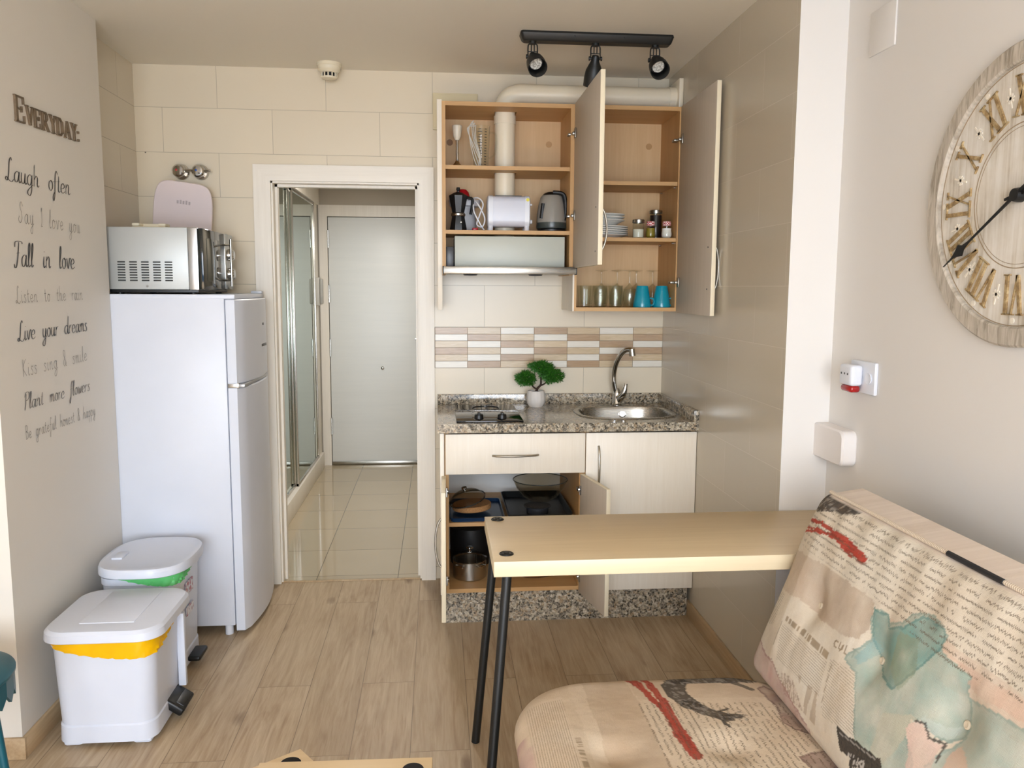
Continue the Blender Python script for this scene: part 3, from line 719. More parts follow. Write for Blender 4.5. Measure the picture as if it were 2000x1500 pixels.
b = B(); tube(b, catmull([(.165, -.20, Z2+.145), (.205, -.25, Z2+.150), (.228, -.27, Z2+.12), (.212, -.27, Z2+.07), (.2, -.26, Z2+.03), (.225, -.27, Z2+.02), (.235, -.27, Z2+.06), (.205, -.265, Z2+.12), (.19, -.24, Z2+.135), (.186, -.27, Z2+.09), (.215, -.275, Z2+.03), (.232, -.27, Z2+.005)], 6), .0032, 8); obj('cord', b, M['white_plastic'], sp_)
b = B(); box(b, .178, -.285, Z2, .205, -.262, Z2+.014, .004); tag(obj('plastic_clip', b, plain('glossy_red', '#a81420', .2)), 'small red clip lying on the shelf beside the coffee pot', 'clip')
tt = thing('toaster', 'white long toaster with yellow sticker, in front of the duct', 'toaster', (.345, -.23, Z2))
b = B(); rings = []
for x, g in ((.250, .006), (.254, 0), (.273, 0)): rings.append([(x, -.235+u*.5, Z2+.018+.072+v*.5) for u, v in [(p*2, q*2) for p, q in rrect(0, 0, .115/2-g, .142/2-g, .025/2, 5)]])
def tring(x, g=0): return [(x, -.235+p, Z2+.089+q) for p, q in rrect(0, 0, .115-g, .142-g, .028, 6)]
loft(b, [tring(.248, .012), tring(.252, 0), tring(.272, 0)]); loft(b, [tring(.418, 0), tring(.438, 0), tring(.442, .012)])
osplit('end_cap', b, M['white_plastic'], tt)
b = B(); loft(b, [tring(.272, .004), tring(.418, .004)]); obj('shell', b, plain('pale_lilac_panel', '#cdd0dc', .3), tt)
b = B(); box(b, .285, -.262, Z2+.158, .405, -.248, Z2+.1615); box(b, .285, -.222, Z2+.158, .405, -.208, Z2+.1615); osplit('bread_slot', b, M['black'], tt)
b = B()
for x in (.262, .428):
    for y in (-.275, -.195): cyl(b, (x, y, Z2), (x, y, Z2+.024), .011, 12)
osplit('foot', b, M['white_plastic'], tt)
b = B(); lathe(b, [(0, 0), (.010, 0), (.009, .012), (0, .013)], (.442, -.25, Z2+.045), 18, RY(90)); obj('dial', b, M['white_plastic'], tt)
b = B(); box(b, .442, -.250, Z2+.118, .455, -.225, Z2+.128, .003); obj('lever', b, M['white_plastic'], tt)
b = B(); lathe(b, [(0, 0), (.0075, 0), (.0075, .0008), (0, .0008)], (.430, -.2928, Z2+.140), 20, RX(90)); obj('sticker', b, plain('yellow_sticker', '#d8cc20', .4), tt)
kt = thing('electric_kettle', 'grey electric kettle with black lid and handle, right of the toaster', 'kettle', (.555, -.2, Z2))
c = Vector((.552, -.2, Z2))
b = B(); lathe(b, [(0, 0), (.062, 0), (.066, .004), (.066, .014), (.0, .016)], c, 40); obj('power_base', b, M['black'], kt)
b = B(); lathe(b, [(0, .018), (.070, .018), (.072, .026), (.071, .045), (.070, .046)], c, 40); obj('lower_ring', b, plain('dark_green_grey', '#3c423f', .3), kt)
b = B(); lathe(b, [(.071, .045), (.069, .08), (.062, .13), (.052, .162), (.045, .170)], c, 40); obj('body', b, plain('grey_kettle_plastic', '#8f8c85', .25), kt)
b = B(); lathe(b, [(.0455, .169), (.036, .180), (.02, .186), (0, .188)], c, 40); obj('lid', b, M['black'], kt)
b = B(); tube(b, catmull([(.552, -.235, Z2+.181), (.595, -.235, Z2+.176), (.609, -.235, Z2+.15), (.610, -.235, Z2+.09), (.598, -.235, Z2+.04)], 6), .010, 10); obj('handle', b, M['black'], kt)
b = B(); tube(b, [(.499, -.243, Z2+.062), (.506, -.243, Z2+.13)], .009, 10); obj('water_gauge', b, M['black'], kt)

# ------------------------------------------------------------------ right cabinet: plates, jars, glasses, mugs
ZP = 1.708
p0 = None
for k in range(5):
    lb = 'white dinner plate, %s in the stack on the middle shelf' % ['lowest', 'second from the bottom', 'third from the bottom', 'fourth from the bottom', 'topmost dinner plate'][k]
    if p0 is None:
        p0 = thing('dinner_plate', lb, 'plate', (.795, -.20, ZP), 'stacked dinner plates')
        b = B(); lathe(b, [(0, 0), (.07, 0), (.075, .004), (.118, .014), (.1185, .0165), (.075, .0085), (0, .006)], (.795, -.20, ZP), 48); obj('dish', b, M['porcelain'], p0)
    else: copy_thing(p0, (.795, -.20, ZP+k*.0095), lb)
p1 = None
for k in range(3):
    lb = 'white bowl, %s of the three nested on the plates' % ['lowest', 'middle one', 'topmost'][k]
    if p1 is None:
        p1 = thing('soup_bowl', lb, 'bowl', (.79, -.20, ZP+.052), 'nested bowls on the plates')
        b = B(); lathe(b, [(0, 0), (.05, 0), (.055, .003), (.085, .022), (.106, .030), (.107, .033), (.083, .026), (.05, .008), (0, .006)], (.79, -.20, ZP+.052), 48); obj('dish', b, M['porcelain'], p1)
    else: copy_thing(p1, (.79, -.20, ZP+.052+k*.013), lb)
def jar(x, y, h, r, fill, fillh, lidmat, label, lidh=.012, round_=False):
    j = thing('glass_jar', label, 'jar', (x, y, ZP)); c = (x, y, ZP)
    if round_: pr = [(0, 0), (r*.7, 0), (r*.95, h*.15), (r, h*.35), (r*.9, h*.6), (r*.62, h*.8), (r*.62, h)]
    else: pr = [(0, 0), (r*.95, 0), (r, .004), (r, h*.82), (r*.86, h*.92), (r*.86, h)]
    inn = [(max(0, q-.0018), max(z, .003)) for q, z in pr[::-1]]
    b = B(); lathe(b, pr+inn, c, 32); obj('body', b, M['glass'], j)
    b = B(); top = h*fillh; ip = [(0, .0032)]+[(q-.0022, max(z, .0034)) for q, z in pr[1:] if z < top]
    rt_ = ip[-1][0]; b and lathe(b, ip+[(rt_, top), (0, top)], c, 32); obj('contents', b, fill, j)
    b = B(); rl = (r*.66 if round_ else r*.92)+.003
    lathe(b, [(0, h+lidh*.9), (rl*.9, h+lidh), (rl, h+lidh*.8), (rl, h-.004), (rl-.002, h-.004)], c, 32); obj('lid', b, lidmat, j)
ging = NT('red_gingham'); ck = ging.add('ShaderNodeTexChecker'); ck.inputs['Scale'].default_value = 170; ck.inputs[1].default_value = srgb('#b01a28'); ck.inputs[2].default_value = srgb('#ecd8d4'); ging.link(ging.coord(), ck.inputs[0]); ging.set(ck.outputs[0], .35); ging = ging.m
jar(.951, -.26, .074, .027, plain('white_powder', '#e8e4d6', .8), .55, M['steel'], 'clear jar half full of white powder with a metal lid, leftmost jar')
jar(1.008, -.265, .062, .024, plain('olive_contents', '#8a7a20', .5), .75, ging, 'small round jar of olive green contents with red checked lid', .016, True)
jar(1.062, -.15, .128, .030, plain('dark_coffee', '#1d0f10', .5), .9, M['steel'], 'tall jar of dark contents with a metal lid, behind the small jars')
jar(1.083, -.27, .062, .026, plain('white_salt', '#f0eeea', .8), .75, ging, 'small round jar of white contents with red checked lid, rightmost jar', .016, True)
ZG = 1.389
g0 = None
tum = [(.702, -.255), (.776, -.255), (.851, -.255), (.730, -.165), (.799, -.165), (.868, -.165)]
TL = ['leftmost clear ribbed tumbler in the front row of the bottom shelf', 'second clear ribbed tumbler from the left in the front row', 'third clear ribbed tumbler from the left in the front row',
      'clear tumbler behind the gap of the first two front tumblers', 'clear tumbler behind the second and third front tumblers', 'clear tumbler in the back row nearest the teal mugs']
for i, (x, y) in enumerate(tum):
    if g0 is None:
        g0 = thing('drinking_glass', TL[0], 'glass', (x, y, ZG), 'ribbed tumblers on the bottom shelf')
        b = B(); lathe(b, [(0, .004), (.024, .004), (.026, .0), (.0285, .003), (.034, .098), (.0335, .1), (.0325, .098), (.026, .012), (0, .01)], (x, y, ZG), 36, mod=lambda a: 1+.012*math.cos(12*a)); obj('bowl', b, M['glass'], g0)
    else: copy_thing(g0, (x, y, ZG), TL[i])
rg = thing('drinking_glass', 'short rounded clear glass beside the left teal mug', 'glass', (.9195, -.255, ZG))
b = B(); lathe(b, [(0, .004), (.018, .003), (.026, .01), (.033, .04), (.031, .07), (.027, .085), (.026, .085), (.0295, .07), (.031, .04), (.024, .014), (0, .008)], (.9195, -.255, ZG), 36); obj('bowl', b, M['glass'], rg)
w0 = None
WL = ['upside-down stemmed wine glass, leftmost in the back row', 'upside-down stemmed wine glass, second from the left in the back row', 'upside-down stemmed wine glass, third from the left in the back row',
      'upside-down stemmed wine glass above the left teal mug', 'upside-down stemmed wine glass above the right teal mug, rightmost']
for i, (x, y) in enumerate(((.816, -.09), (.900, -.06), (.945, -.135), (.995, -.065), (1.070, -.09))):
    if w0 is None:
        w0 = thing('wine_glass', WL[0], 'wine glass', (x, y, ZG), 'upside-down wine glasses')
        b = B(); lathe(b, [(.028, 0), (.036, .045), (.030, .085), (.008, .105), (.0042, .112)]+[(.0035, .115), (.0, .113), (.026, .082), (.0345, .045), (.0268, .0)][1:], (x, y, ZG), 36); obj('bowl', b, M['glass'], w0)
        b = B(); lathe(b, [(.0045, .110), (.0036, .14), (.004, .165), (.008, .170), (0, .171)], (x, y, ZG), 20); obj('stem', b, M['glass'], w0)
        b = B(); lathe(b, [(.004, .168), (.031, .1735), (.032, .175), (0, .1765)], (x, y, ZG), 36); obj('foot', b, M['glass'], w0)
    else: copy_thing(w0, (x, y, ZG), WL[i])
mg = None
for x, lb in ((.979, 'left of the two upside-down teal mugs'), (1.072, 'right of the two upside-down teal mugs')):
    if mg is None:
        mg = thing('coffee_mug', lb, 'mug', (x, -.25, ZG), 'upside-down teal mugs')
        b = B(); lathe(b, [(.0375, .006), (.042, 0), (.0425, .006), (.039, .03), (.028, .094), (.026, .1), (.022, .1), (.021, .098), (0, .098)], (x, -.25, ZG), 40); obj('body', b, M['teal_glaze'], mg)
        b = B(); tube(b, catmull([(x+.036, -.262, ZG+.042), (x+.048, -.268, ZG+.040), (x+.053, -.270, ZG+.025), (x+.048, -.268, ZG+.010), (x+.038, -.262, ZG+.010)], 6), .0042, 10); obj('handle', b, M['teal_glaze'], mg)
    else: copy_thing(mg, (x, -.25, ZG), lb)

# ================================================================== BASE CABINETS, WORKTOP
BY = -.58
bc = thing('base_cabinet', 'cream base cabinet with a drawer and two open doors showing pots', 'cabinet', (.34, 0, .14))
b = B(); box(b, .026, BY-.02, .142, .044, 0, .857, .001); obj('end_panel', b, M['cream_lam'], bc)
b = B(); box(b, .046, BY, .142, .064, -.02, .857); box(b, .634, BY, .142, .652, -.02, .857); osplit('side_panel', b, M['beech'], bc)
b = B(); box(b, .064, BY, .142, .634, -.02, .160); obj('bottom_board', b, M['beech_h'], bc)
b = B(); box(b, .064, BY+.03, .433, .634, -.02, .450); obj('shelf', b, M['beech_h'], bc)
b = B(); box(b, .064, -.02, .16, .634, -.006, .857); obj('back_panel', b, plain('white_back_board', '#cfcfcd', .5), bc)
b = B(); box(b, .064, BY+.005, .68, .634, -.1, .84); dbx = obj('drawer', b, M['cream_lam'], bc)
b = B(); box(b, .050, BY-.02, .678, .655, BY-.001, .853, .0015); obj('drawer_front', b, M['cream_lam'], dbx)
obj('handle', bow_handle((.252, BY-.022, .758), (.450, BY-.022, .760), (0, -.024, 0), .0048), M['handle'], dbx)
def swing_door(p, hinge, ang, w, z0, z1, side, parent):
    """door hinged at (x,y); ang = angle of the leaf from +x"""
    Mx = T(hinge[0], hinge[1], 0) @ RZ(ang); b = B()
    box(b, 0, -.009, z0, w, .009, z1, .0012, Mx)
    inner = (Mx.to_3x3() @ Vector((0, side, 0)))
    for f in b.faces:
        if f.normal.dot(inner) > .9: f.material_index = 1
        elif f.normal.dot(inner) > -.9: f.material_index = 2
    d = obj('door', b, [M['cream_lam'], M['lam_shade'], M['cream_edge']], parent)
    o0 = Mx @ Vector((w-.035, -.009*side, 0)); out = (Mx.to_3x3() @ Vector((0, -.024*side, 0)))
    zz = (.36, .56)
    obj('handle', bow_handle((o0.x, o0.y, zz[0]), (o0.x, o0.y, zz[1]), out, .0045), M['handle'], d)
    for z in (z0+.07, z1-.07):
        b = B(); q = Mx @ Vector((.012, .012*side, z)); cyl(b, (q.x, q.y, z-.02), (q.x, q.y, z+.02), .005, 10); box(b, q.x-.01, q.y-.004, z-.008, q.x+.01, q.y+.045, z+.008, .002); obj('hinge', b, M['chrome'], d)
    return d
swing_door(0, (.042, BY-.022), -90.8, .297, .142, .674, 1, bc)
swing_door(0, (.642, BY-.024), -78.5, .290, .142, .674, -1, bc)
b2 = thing('base_cabinet', 'cream base cabinet with one closed tall door under the sink', 'cabinet', (.9, 0, .14))
b = B(); box(b, .654, BY, .142, .672, -.02, .857); box(b, 1.13, BY, .142, 1.148, -.02, .857); box(b, .672, BY, .142, 1.13, -.02, .16); obj('carcass', b, M['beech'], b2)
b = B(); box(b, .659, BY-.02, .143, 1.150, BY-.001, .853, .0015); dd2 = obj('door', b, M['cream_lam'], b2)
obj('handle', bow_handle((.714, BY-.022, .60), (.714, BY-.022, .795), (0, -.024, 0), .0048), M['handle'], dd2)
b = B(); box(b, .04, -.565, 0, 1.139, -.545, .140); tag(obj('plinth_board', b, M['granite_b']), 'speckled granite plinth strip along the floor below the base cabinets', 'plinth')

# worktop slab with sink cut-out
wt = thing('kitchen_worktop', 'speckled grey granite worktop with upstand on the base cabinets', 'worktop', (.58, -.3, .86))
SX, SY, SA, SB = .885, -.335, .212, .178
N = 64
def sup(cx, cy, a, bb, n_=3.0, N=N, sk=0):
    o = []
    for k in range(N):
        t = 2*PI*k/N; ca, sa = math.cos(t), math.sin(t)
        x = a*abs(ca)**(2/n_)*(1 if ca > 0 else -1); y = bb*abs(sa)**(2/n_)*(1 if sa > 0 else -1)
        x *= 1+sk*(y/bb)           # wider at the back
        o.append((cx+x, cy+y))
    return o
def rect_match(x0, y0, x1, y1, cx, cy, N=N):
    o = []; 
    for k in range(N):
        t = 2*PI*k/N; dx, dy = math.cos(t), math.sin(t)
        s = min([q for q in ((x1-cx)/dx if dx > 1e-9 else 9e9, (x0-cx)/dx if dx < -1e-9 else 9e9, (y1-cy)/dy if dy > 1e-9 else 9e9, (y0-cy)/dy if dy < -1e-9 else 9e9)])
        o.append([cx+dx*s, cy+dy*s])
    for (px, py) in ((x0, y0), (x1, y0), (x0, y1), (x1, y1)):   # snap the nearest sample to each corner
        j = min(range(N), key=lambda i: (o[i][0]-px)**2+(o[i][1]-py)**2); o[j] = [px, py]
    return o
b = B(); hole = sup(SX, SY, SA, SB, 3.4); X0, X1 = .46, 1.1515
outer = rect_match(X0, -.62, X1, -.0, SX, SY)
z0, z1 = .862, .9
loft(b, [[(x, y, z0) for x, y in hole], [(x, y, z1) for x, y in hole], [(x, y, z1) for x, y in outer], [(x, y, z0) for x, y in outer], [(x, y, z0) for x, y in hole]], False, False)
box(b, .017, -.62, z0, X0, 0, z1)
obj('slab', b, M['granite'], wt)
b = B(); box(b, .017, -.02, .9, 1.1515, 0, .95, .001); obj('rear_upstand', b, M['granite'], wt)
b = B(); box(b, 1.130, -.62, .9, 1.1515, -.02, .95, .001); obj('side_upstand', b, M['granite'], wt)

# sink
sk = thing('kitchen_sink', 'rounded stainless steel sink set into the granite worktop', 'sink', (SX, SY, .9))
b = B(); rings = []
for s, z, nn in ((1.12, .9003, 2.9), (1.11, .904, 2.9), (1.04, .905, 3.1), (1.0, .902, 3.3), (.965, .885, 3.4), (.94, .80, 3.6), (.88, .755, 3.6), (.7, .745, 3), (.12, .742, 2)):
    rings.append([(x, y, z) for x, y in sup(SX, SY, (SA-.004)*s, (SB-.004)*s, nn)])
loft(b, rings, False, True); obj('bowl', b, M['steel'], sk)
b = B(); lathe(b, [(0, 0), (.016, 0), (.019, .002), (.019, .004), (.010, .005), (0, .003)], (SX+.03, SY+.17, .868), 28, RX(80)); obj('overflow', b, M['chrome'], sk)
b = B(); lathe(b, [(0, .001), (.04, .001), (.042, .003), (.03, .004), (0, .002)], (SX, SY, .742), 32); obj('drain', b, M['chrome'], sk)
tp = thing('kitchen_tap', 'chrome swan-neck mixer tap behind the sink', 'tap', (.905, -.085, .9))
c = (.905, -.085, .9)
b = B(); lathe(b, [(0, 0), (.025, 0), (.025, .006), (.0215, .012), (.021, .055), (.018, .075), (.011, .085), (0, .087)], c, 32); obj('body', b, M['chrome'], tp)
b = B(); tube(b, catmull([(.900, -.088, .965), (.888, -.09, 1.01), (.886, -.095, 1.06), (.893, -.11, 1.11), (.908, -.13, 1.15), (.926, -.15, 1.176), (.945, -.168, 1.182), (.955, -.178, 1.176)], 8), .0125, 18); obj('spout', b, M['chrome'], tp)
b = B(); cyl(b, (.953, -.176, 1.186), (.957, -.180, 1.152), .0145, 20); obj('aerator', b, M['handle'], tp)
b = B(); tube(b, catmull([(.912, -.100, .935), (.926, -.118, .955), (.934, -.125, .98), (.940, -.125, 1.012)], 6), .01, 14, rad=lambda t: .021-.012*t); obj('lever', b, M['dark_grey'] if 0 else M['chrome'], tp)
# hob
hbk = thing('electric_hob', 'black glass two-zone hob flush on the worktop', 'hob', (.24, -.32, .9))
b = B(); box(b, .098, -.575, .9, .388, -.08, .906, .002); obj('glass_plate', b, plain('black_hob_glass', '#0b0c0e', .04), hbk)
for x in (.198, .300):
    b = B(); lathe(b, [(0, 0), (.021, 0), (.019, .016), (.016, .019), (0, .02)], (x, -.50, .906), 28); box(b, x-.006, -.520, .920, x+.006, -.478, .934, .004); obj('knob', b, M['black'], hbk)
rg_ = plain('hob_zone_ring', '#2c2d30', .12)
for y, r_ in ((-.36, .075), (-.18, .065)):
    b = B(); lathe(b, [(r_-.002, 0), (r_, 0), (r_, .0004), (r_-.002, .0004)], (.245, y, .906), 48); obj('cooking_zone', b, rg_, hbk)
# bonsai
bs = thing('potted_bonsai', 'small bonsai tree in a white ribbed pot on the worktop', 'plant', (.497, -.11, .9))
pc = Vector((.497, -.11, .9))
b = B(); lathe(b, [(0, 0), (.032, 0), (.043, .016), (.046, .04), (.043, .07), (.040, .078), (.037, .078), (.037, .066), (0, .066)], pc, 60, mod=lambda a: 1+.035*abs(math.sin(6.5*a))); obj('pot', b, plain('white_ribbed_ceramic', '#d5d0ca', .5), bs)
b = B(); lathe(b, [(0, .067), (.036, .068), (.02, .073), (0, .074)], pc, 24); obj('soil', b, plain('dark_soil', '#3a2415', .9), bs)
b = B()
tube(b, catmull([pc+Vector(q) for q in ((0, 0, .07), (.008, 0, .09), (.022, 0, .105), (.024, 0, .13), (.022, -.002, .165), (.026, 0, .19))], 5), .004, 8, rad=lambda t: .0065-.0035*t)
tube(b, catmull([pc+Vector(q) for q in ((.004, 0, .084), (-.012, .002, .095), (-.03, 0, .115), (-.045, 0, .13))], 5), .003, 8, rad=lambda t: .0045-.0025*t)
tube(b, catmull([pc+Vector(q) for q in ((.018, 0, .102), (.04, .002, .11), (.06, 0, .13), (.08, 0, .15))], 5), .003, 8, rad=lambda t: .0045-.0025*t)
obj('trunk', b, plain('dark_brown_bark', '#2f1c10', .8), bs)
def leaf_clump(cx, cz, rx, rz, n, cy=0, ry=None):
    b = B(); ry = ry or rx*.75
    for _ in range(n):
        while 1:
            v = Vector((random.uniform(-1, 1), random.uniform(-1, 1), random.uniform(-1, 1)))
            if v.length < 1: break
        v = v.normalized()*(v.length**.55)
        lump = 1+.55*noise.noise(v*2.3+Vector((cx*40, 0, 0)))
        p = pc+Vector((cx+v.x*rx*lump, cy+v.y*ry*lump, cz+v.z*rz*lump)); d = (v+Vector((random.uniform(-.6, .6), random.uniform(-.6, .6), random.uniform(-.2, .8)))).normalized()
        s = random.uniform(.007, .014); o1 = d.orthogonal().normalized()*s*.2; o2 = d.cross(o1)
        a = [b.verts.new(p+q) for q in (o1, -o1*.5+o2*.87, -o1*.5-o2*.87)]; t = b.verts.new(p+d*s)
        for i in range(3): b.faces.new((a[i], a[(i+1) % 3], t))
        b.faces.new(a[::-1])
    return b
GRN = plain('bonsai_green', '#2f6a16', .55, vary=.45, scale=90)
for cx, cz, rx, rz, n in ((-.052, .138, .046, .033, 1700), (.078, .148, .052, .030, 1700), (.024, .195, .054, .023, 1700), (.045, .168, .035, .022, 700)):
    obj('foliage', leaf_clump(cx, cz, rx, rz, n), GRN, bs, 0)

# ------------------------------------------------------------------ inside the base cabinet
ZS = .450; ZB = .160
bt = thing('baking_tray', 'blue enamel baking tray on the cabinet shelf under the cork mat', 'tray', (.19, -.37, ZS))
b = B(); rings = [[(x, y, z) for x, y in rrect(.19, -.37, w, h, .02, 4)] for w, h, z in ((.235, .33, ZS), (.235, .33, ZS+.002), (.245, .345, ZS+.018), (.238, .338, ZS+.018), (.228, .322, ZS+.004))]; loft(b, rings); obj('pan', b, plain('dark_blue_enamel', '#12304f', .25), bt)
ct = thing('baking_tray', 'large black baking tray on the right of the cabinet shelf', 'tray', (.47, -.34, ZS))
b = B(); rings = [[(x, y, z) for x, y in rrect(.47, -.335, w, h, .02, 4)] for w, h, z in ((.27, .40, ZS), (.27, .40, ZS+.002), (.295, .43, ZS+.03), (.288, .422, ZS+.03), (.262, .39, ZS+.004))]; loft(b, rings); obj('pan', b, plain('black_nonstick', '#111416', .35), ct)
b = B(); cyl(b, (.47, -.42, ZS+.006), (.47, -.42, ZS+.03), .05, 32); lathe(b, [(.05, .03), (.06, .034), (.062, .038), (.05, .036), (0, .036)], (.47, -.42, ZS), 36); tag(obj('jar_lid', b, M['dark_grey']), 'round dark metal lid lying on the black baking tray', 'lid')
cm = B(); lathe(cm, [(0, 0), (.086, 0), (.089, .003), (.089, .021), (.086, .024), (0, .024)], (.172, -.38, ZS+.019), 48, RY(-3))
cork = NT('cork'); cork.set(cork.ramp(cork.noise(cork.coord(), 260, 4, .7), [(.35, srgb('#8a5f35')), (.65, srgb('#b98a58'))]), .85)
tag(obj('cork_trivet', cm, cork.m), 'round cork trivet on the blue tray', 'trivet')
gl = thing('pan_lid', 'clear glass pan lid tilted on the cork trivet', 'lid', (.145, -.40, ZS+.05))
Ml = RX(10) @ RY(-14); cl = (.150, -.385, ZS+.062)
b = B(); lathe(b, [(0, .046), (.03, .043), (.06, .029), (.082, .006), (.084, .002), (.081, .002), (.058, .027), (.03, .040), (0, .043)], cl, 40, Ml); obj('dome', b, M['glass_dark'], gl)
b = B(); lathe(b, [(.0835, -.001), (.0865, .0), (.0865, .005), (.0835, .006)], cl, 40, Ml); obj('rim', b, M['steel'], gl)
b = B(); lathe(b, [(0, .045), (.006, .046), (.006, .052), (.013, .056), (.012, .062), (0, .064)], cl, 24, Ml); obj('knob', b, M['chrome'], gl)
gb = thing('glass_bowl', 'large clear glass bowl on the black baking tray', 'bowl', (.50, -.30, ZS+.03))
c = (.495, -.32, ZS+.036)
b = B(); lathe(b, [(0, 0), (.05, 0), (.08, .02), (.112, .06), (.126, .094), (.128, .098), (.124, .098), (.109, .062), (.078, .024), (.048, .005), (0, .005)], c, 48); obj('bowl', b, M['glass_dark'], gb)
b = B(); tube(b, [(c[0]+.1275*math.cos(a), c[1]+.1275*math.sin(a), c[2]+.099) for a in [2*PI*k/48 for k in range(48)]], .0022, 8, True); obj('rim', b, plain('tinted_glass_edge', '#3d403c', .15), gb)
def stock_pot(c, r, h, label, mat):
    p = thing('cooking_pot', label, 'pot', c); C_ = Vector(c)
    b = B(); lathe(b, [(0, 0), (r-.004, 0), (r, .004), (r, h-.004), (r+.003, h), (r+.001, h), (r-.003, h-.005), (r-.003, .006), (0, .005)], c, 48); obj('body', b, mat, p)
    b = B(); lathe(b, [(r+.002, h), (r+.003, h+.004), (r-.004, h+.008), (r*.6, h+.024), (r*.25, h+.031), (0, h+.032)], c, 48); ld = obj('pot_lid', b, M['glass_dark'], p)
    b = B(); lathe(b, [(0, h+.031), (.006, h+.032), (.006, h+.042), (.016, h+.048), (.015, h+.054), (0, h+.056)], c, 24); obj('knob', b, M['chrome'], ld)
    for s in (-1, 1):
        b = B(); tube(b, catmull([C_+Vector((s*r*.5, -r*.86, h*.78)), C_+Vector((s*r*.5, -r*.86-.02, h*.8)), C_+Vector((s*r*.86, -r*.5-.02, h*.8)), C_+Vector((s*r*.86, -r*.5, h*.78))], 5), .0035, 8); obj('handle', b, M['chrome'], p)
    return p
stock_pot((.160, -.42, ZB), .076, .085, 'stainless steel pot with glass lid at the bottom left of the base cabinet', M['steel_v'])
b = B(); lathe(b, [(0, 0), (.09, 0), (.098, .004), (.102, .18), (.106, .183), (.1, .183), (0, .183)], (.175, -.21, ZB), 48); p_ = thing('cooking_pot', 'tall dark pot at the back of the base cabinet behind the steel pot', 'pot', (.175, -.21, ZB)); obj('body', b, M['black'], p_)
b = B(); lathe(b, [(.104, .184), (.06, .205), (.02, .212), (.006, .214), (.006, .222), (.016, .228), (.012, .236), (0, .237)], (.175, -.21, ZB), 40); obj('pot_lid', b, M['glass_dark'], p_)
b = B(); lathe(b, [(0, 0), (.10, 0), (.112, .008), (.125, .045), (.127, .048), (.122, .047), (.108, .01), (0, .006)], (.455, -.37, ZB), 48); p_ = thing('frying_pan', 'brown frying pan on the bottom board of the base cabinet', 'pan', (.455, -.37, ZB)); obj('pan', b, plain('brown_pan', '#6b4423', .3), p_)

# ================================================================== BAR TABLE
TZ = .745
tb = thing('bar_table', 'narrow pale wood table with black round legs, jutting from the right wall', 'table', (.72, -1.71, 0))
b = B(); TY0, TY1 = -1.932, -1.492
box(b, .166, TY0, TZ-.043, 1.297, TY1, TZ, .0015)
for f in b.faces:
    if abs(f.normal.z) < .5: f.material_index = 1
obj('tabletop', b, [M['table_wood'], M['table_edge']], tb)
for y in (-1.528, -1.868):
    b = B(); lathe(b, [(0, .003), (.014, .003), (.016, .001), (.0185, .003), (.0195, .0025), (.0205, 0), (0, 0)], (.205, y, TZ), 36)
    for a in (0, 90): box(b, -.010, -.002, .0028, .010, .002, .0045, .0008, T(.205, y, TZ) @ RZ(a+45), seg=1)
    obj('leg_cap', b, plain('gunmetal_cap', '#2b2a28', .35, .7), tb)
for (a_, q) in (((.200, -1.532, TZ-.043), (.135, -1.530, 0)), ((.208, -1.872, TZ-.043), (.148, -1.945, 0))):
    b = B(); cyl(b, a_, q, .0135, 20); lathe(b, [(0, 0), (.025, 0), (.025, -.004), (.0165, -.012), (0, -.012)], (a_[0], a_[1], a_[2]), 24); lg = obj('leg', b, M['black_metal'], tb)
# the third leg end carries the wall side
b = B(); box(b, 1.288, -1.9, TZ-.10, 1.3095, -1.52, TZ-.043, .002); obj('wall_bracket', b, M['black_metal'], tb)

# ================================================================== SOFA
import numpy as np
def vnoise(x, y, s=0):
    """2D value noise, smooth, 0..1"""
    rs = np.random.RandomState(100+s); tab = rs.rand(256, 256)
    xi = np.floor(x).astype(int); yi = np.floor(y).astype(int); fx = x-xi; fy = y-yi; fx = fx*fx*(3-2*fx); fy = fy*fy*(3-2*fy)
    g = lambda i, j: tab[i % 256, j % 256]
    return (g(xi, yi)*(1-fx)+g(xi+1, yi)*fx)*(1-fy)+(g(xi, yi+1)*(1-fx)+g(xi+1, yi+1)*fx)*fy
def fbm(x, y, s=0): return (vnoise(x, y, s)+.5*vnoise(x*2.1, y*2.1, s+1)+.25*vnoise(x*4.3, y*4.3, s+2)+.12*vnoise(x*9, y*9, s+3))/1.87
def inside(px, py, poly):
    r = np.zeros(px.shape, bool); n = len(poly)
    for i in range(n):
        x1, y1 = poly[i]; x2, y2 = poly[(i+1) % n]
        if y1 == y2: continue
        c = ((y1 > py) != (y2 > py)) & (px < (x2-x1)*(py-y1)/(y2-y1)+x1); r ^= c
    return r
def dseg(px, py, pts):
    d = np.full(px.shape, 9.)
    for (x1, y1), (x2, y2) in zip(pts, pts[1:]):
        L2 = (x2-x1)**2+(y2-y1)**2; t = np.clip(((px-x1)*(x2-x1)+(py-y1)*(y2-y1))/L2, 0, 1)
        d = np.minimum(d, np.hypot(px-x1-t*(x2-x1), py-y1-t*(y2-y1)))
    return d
def lin(h): return np.array(srgb(h)[:3])
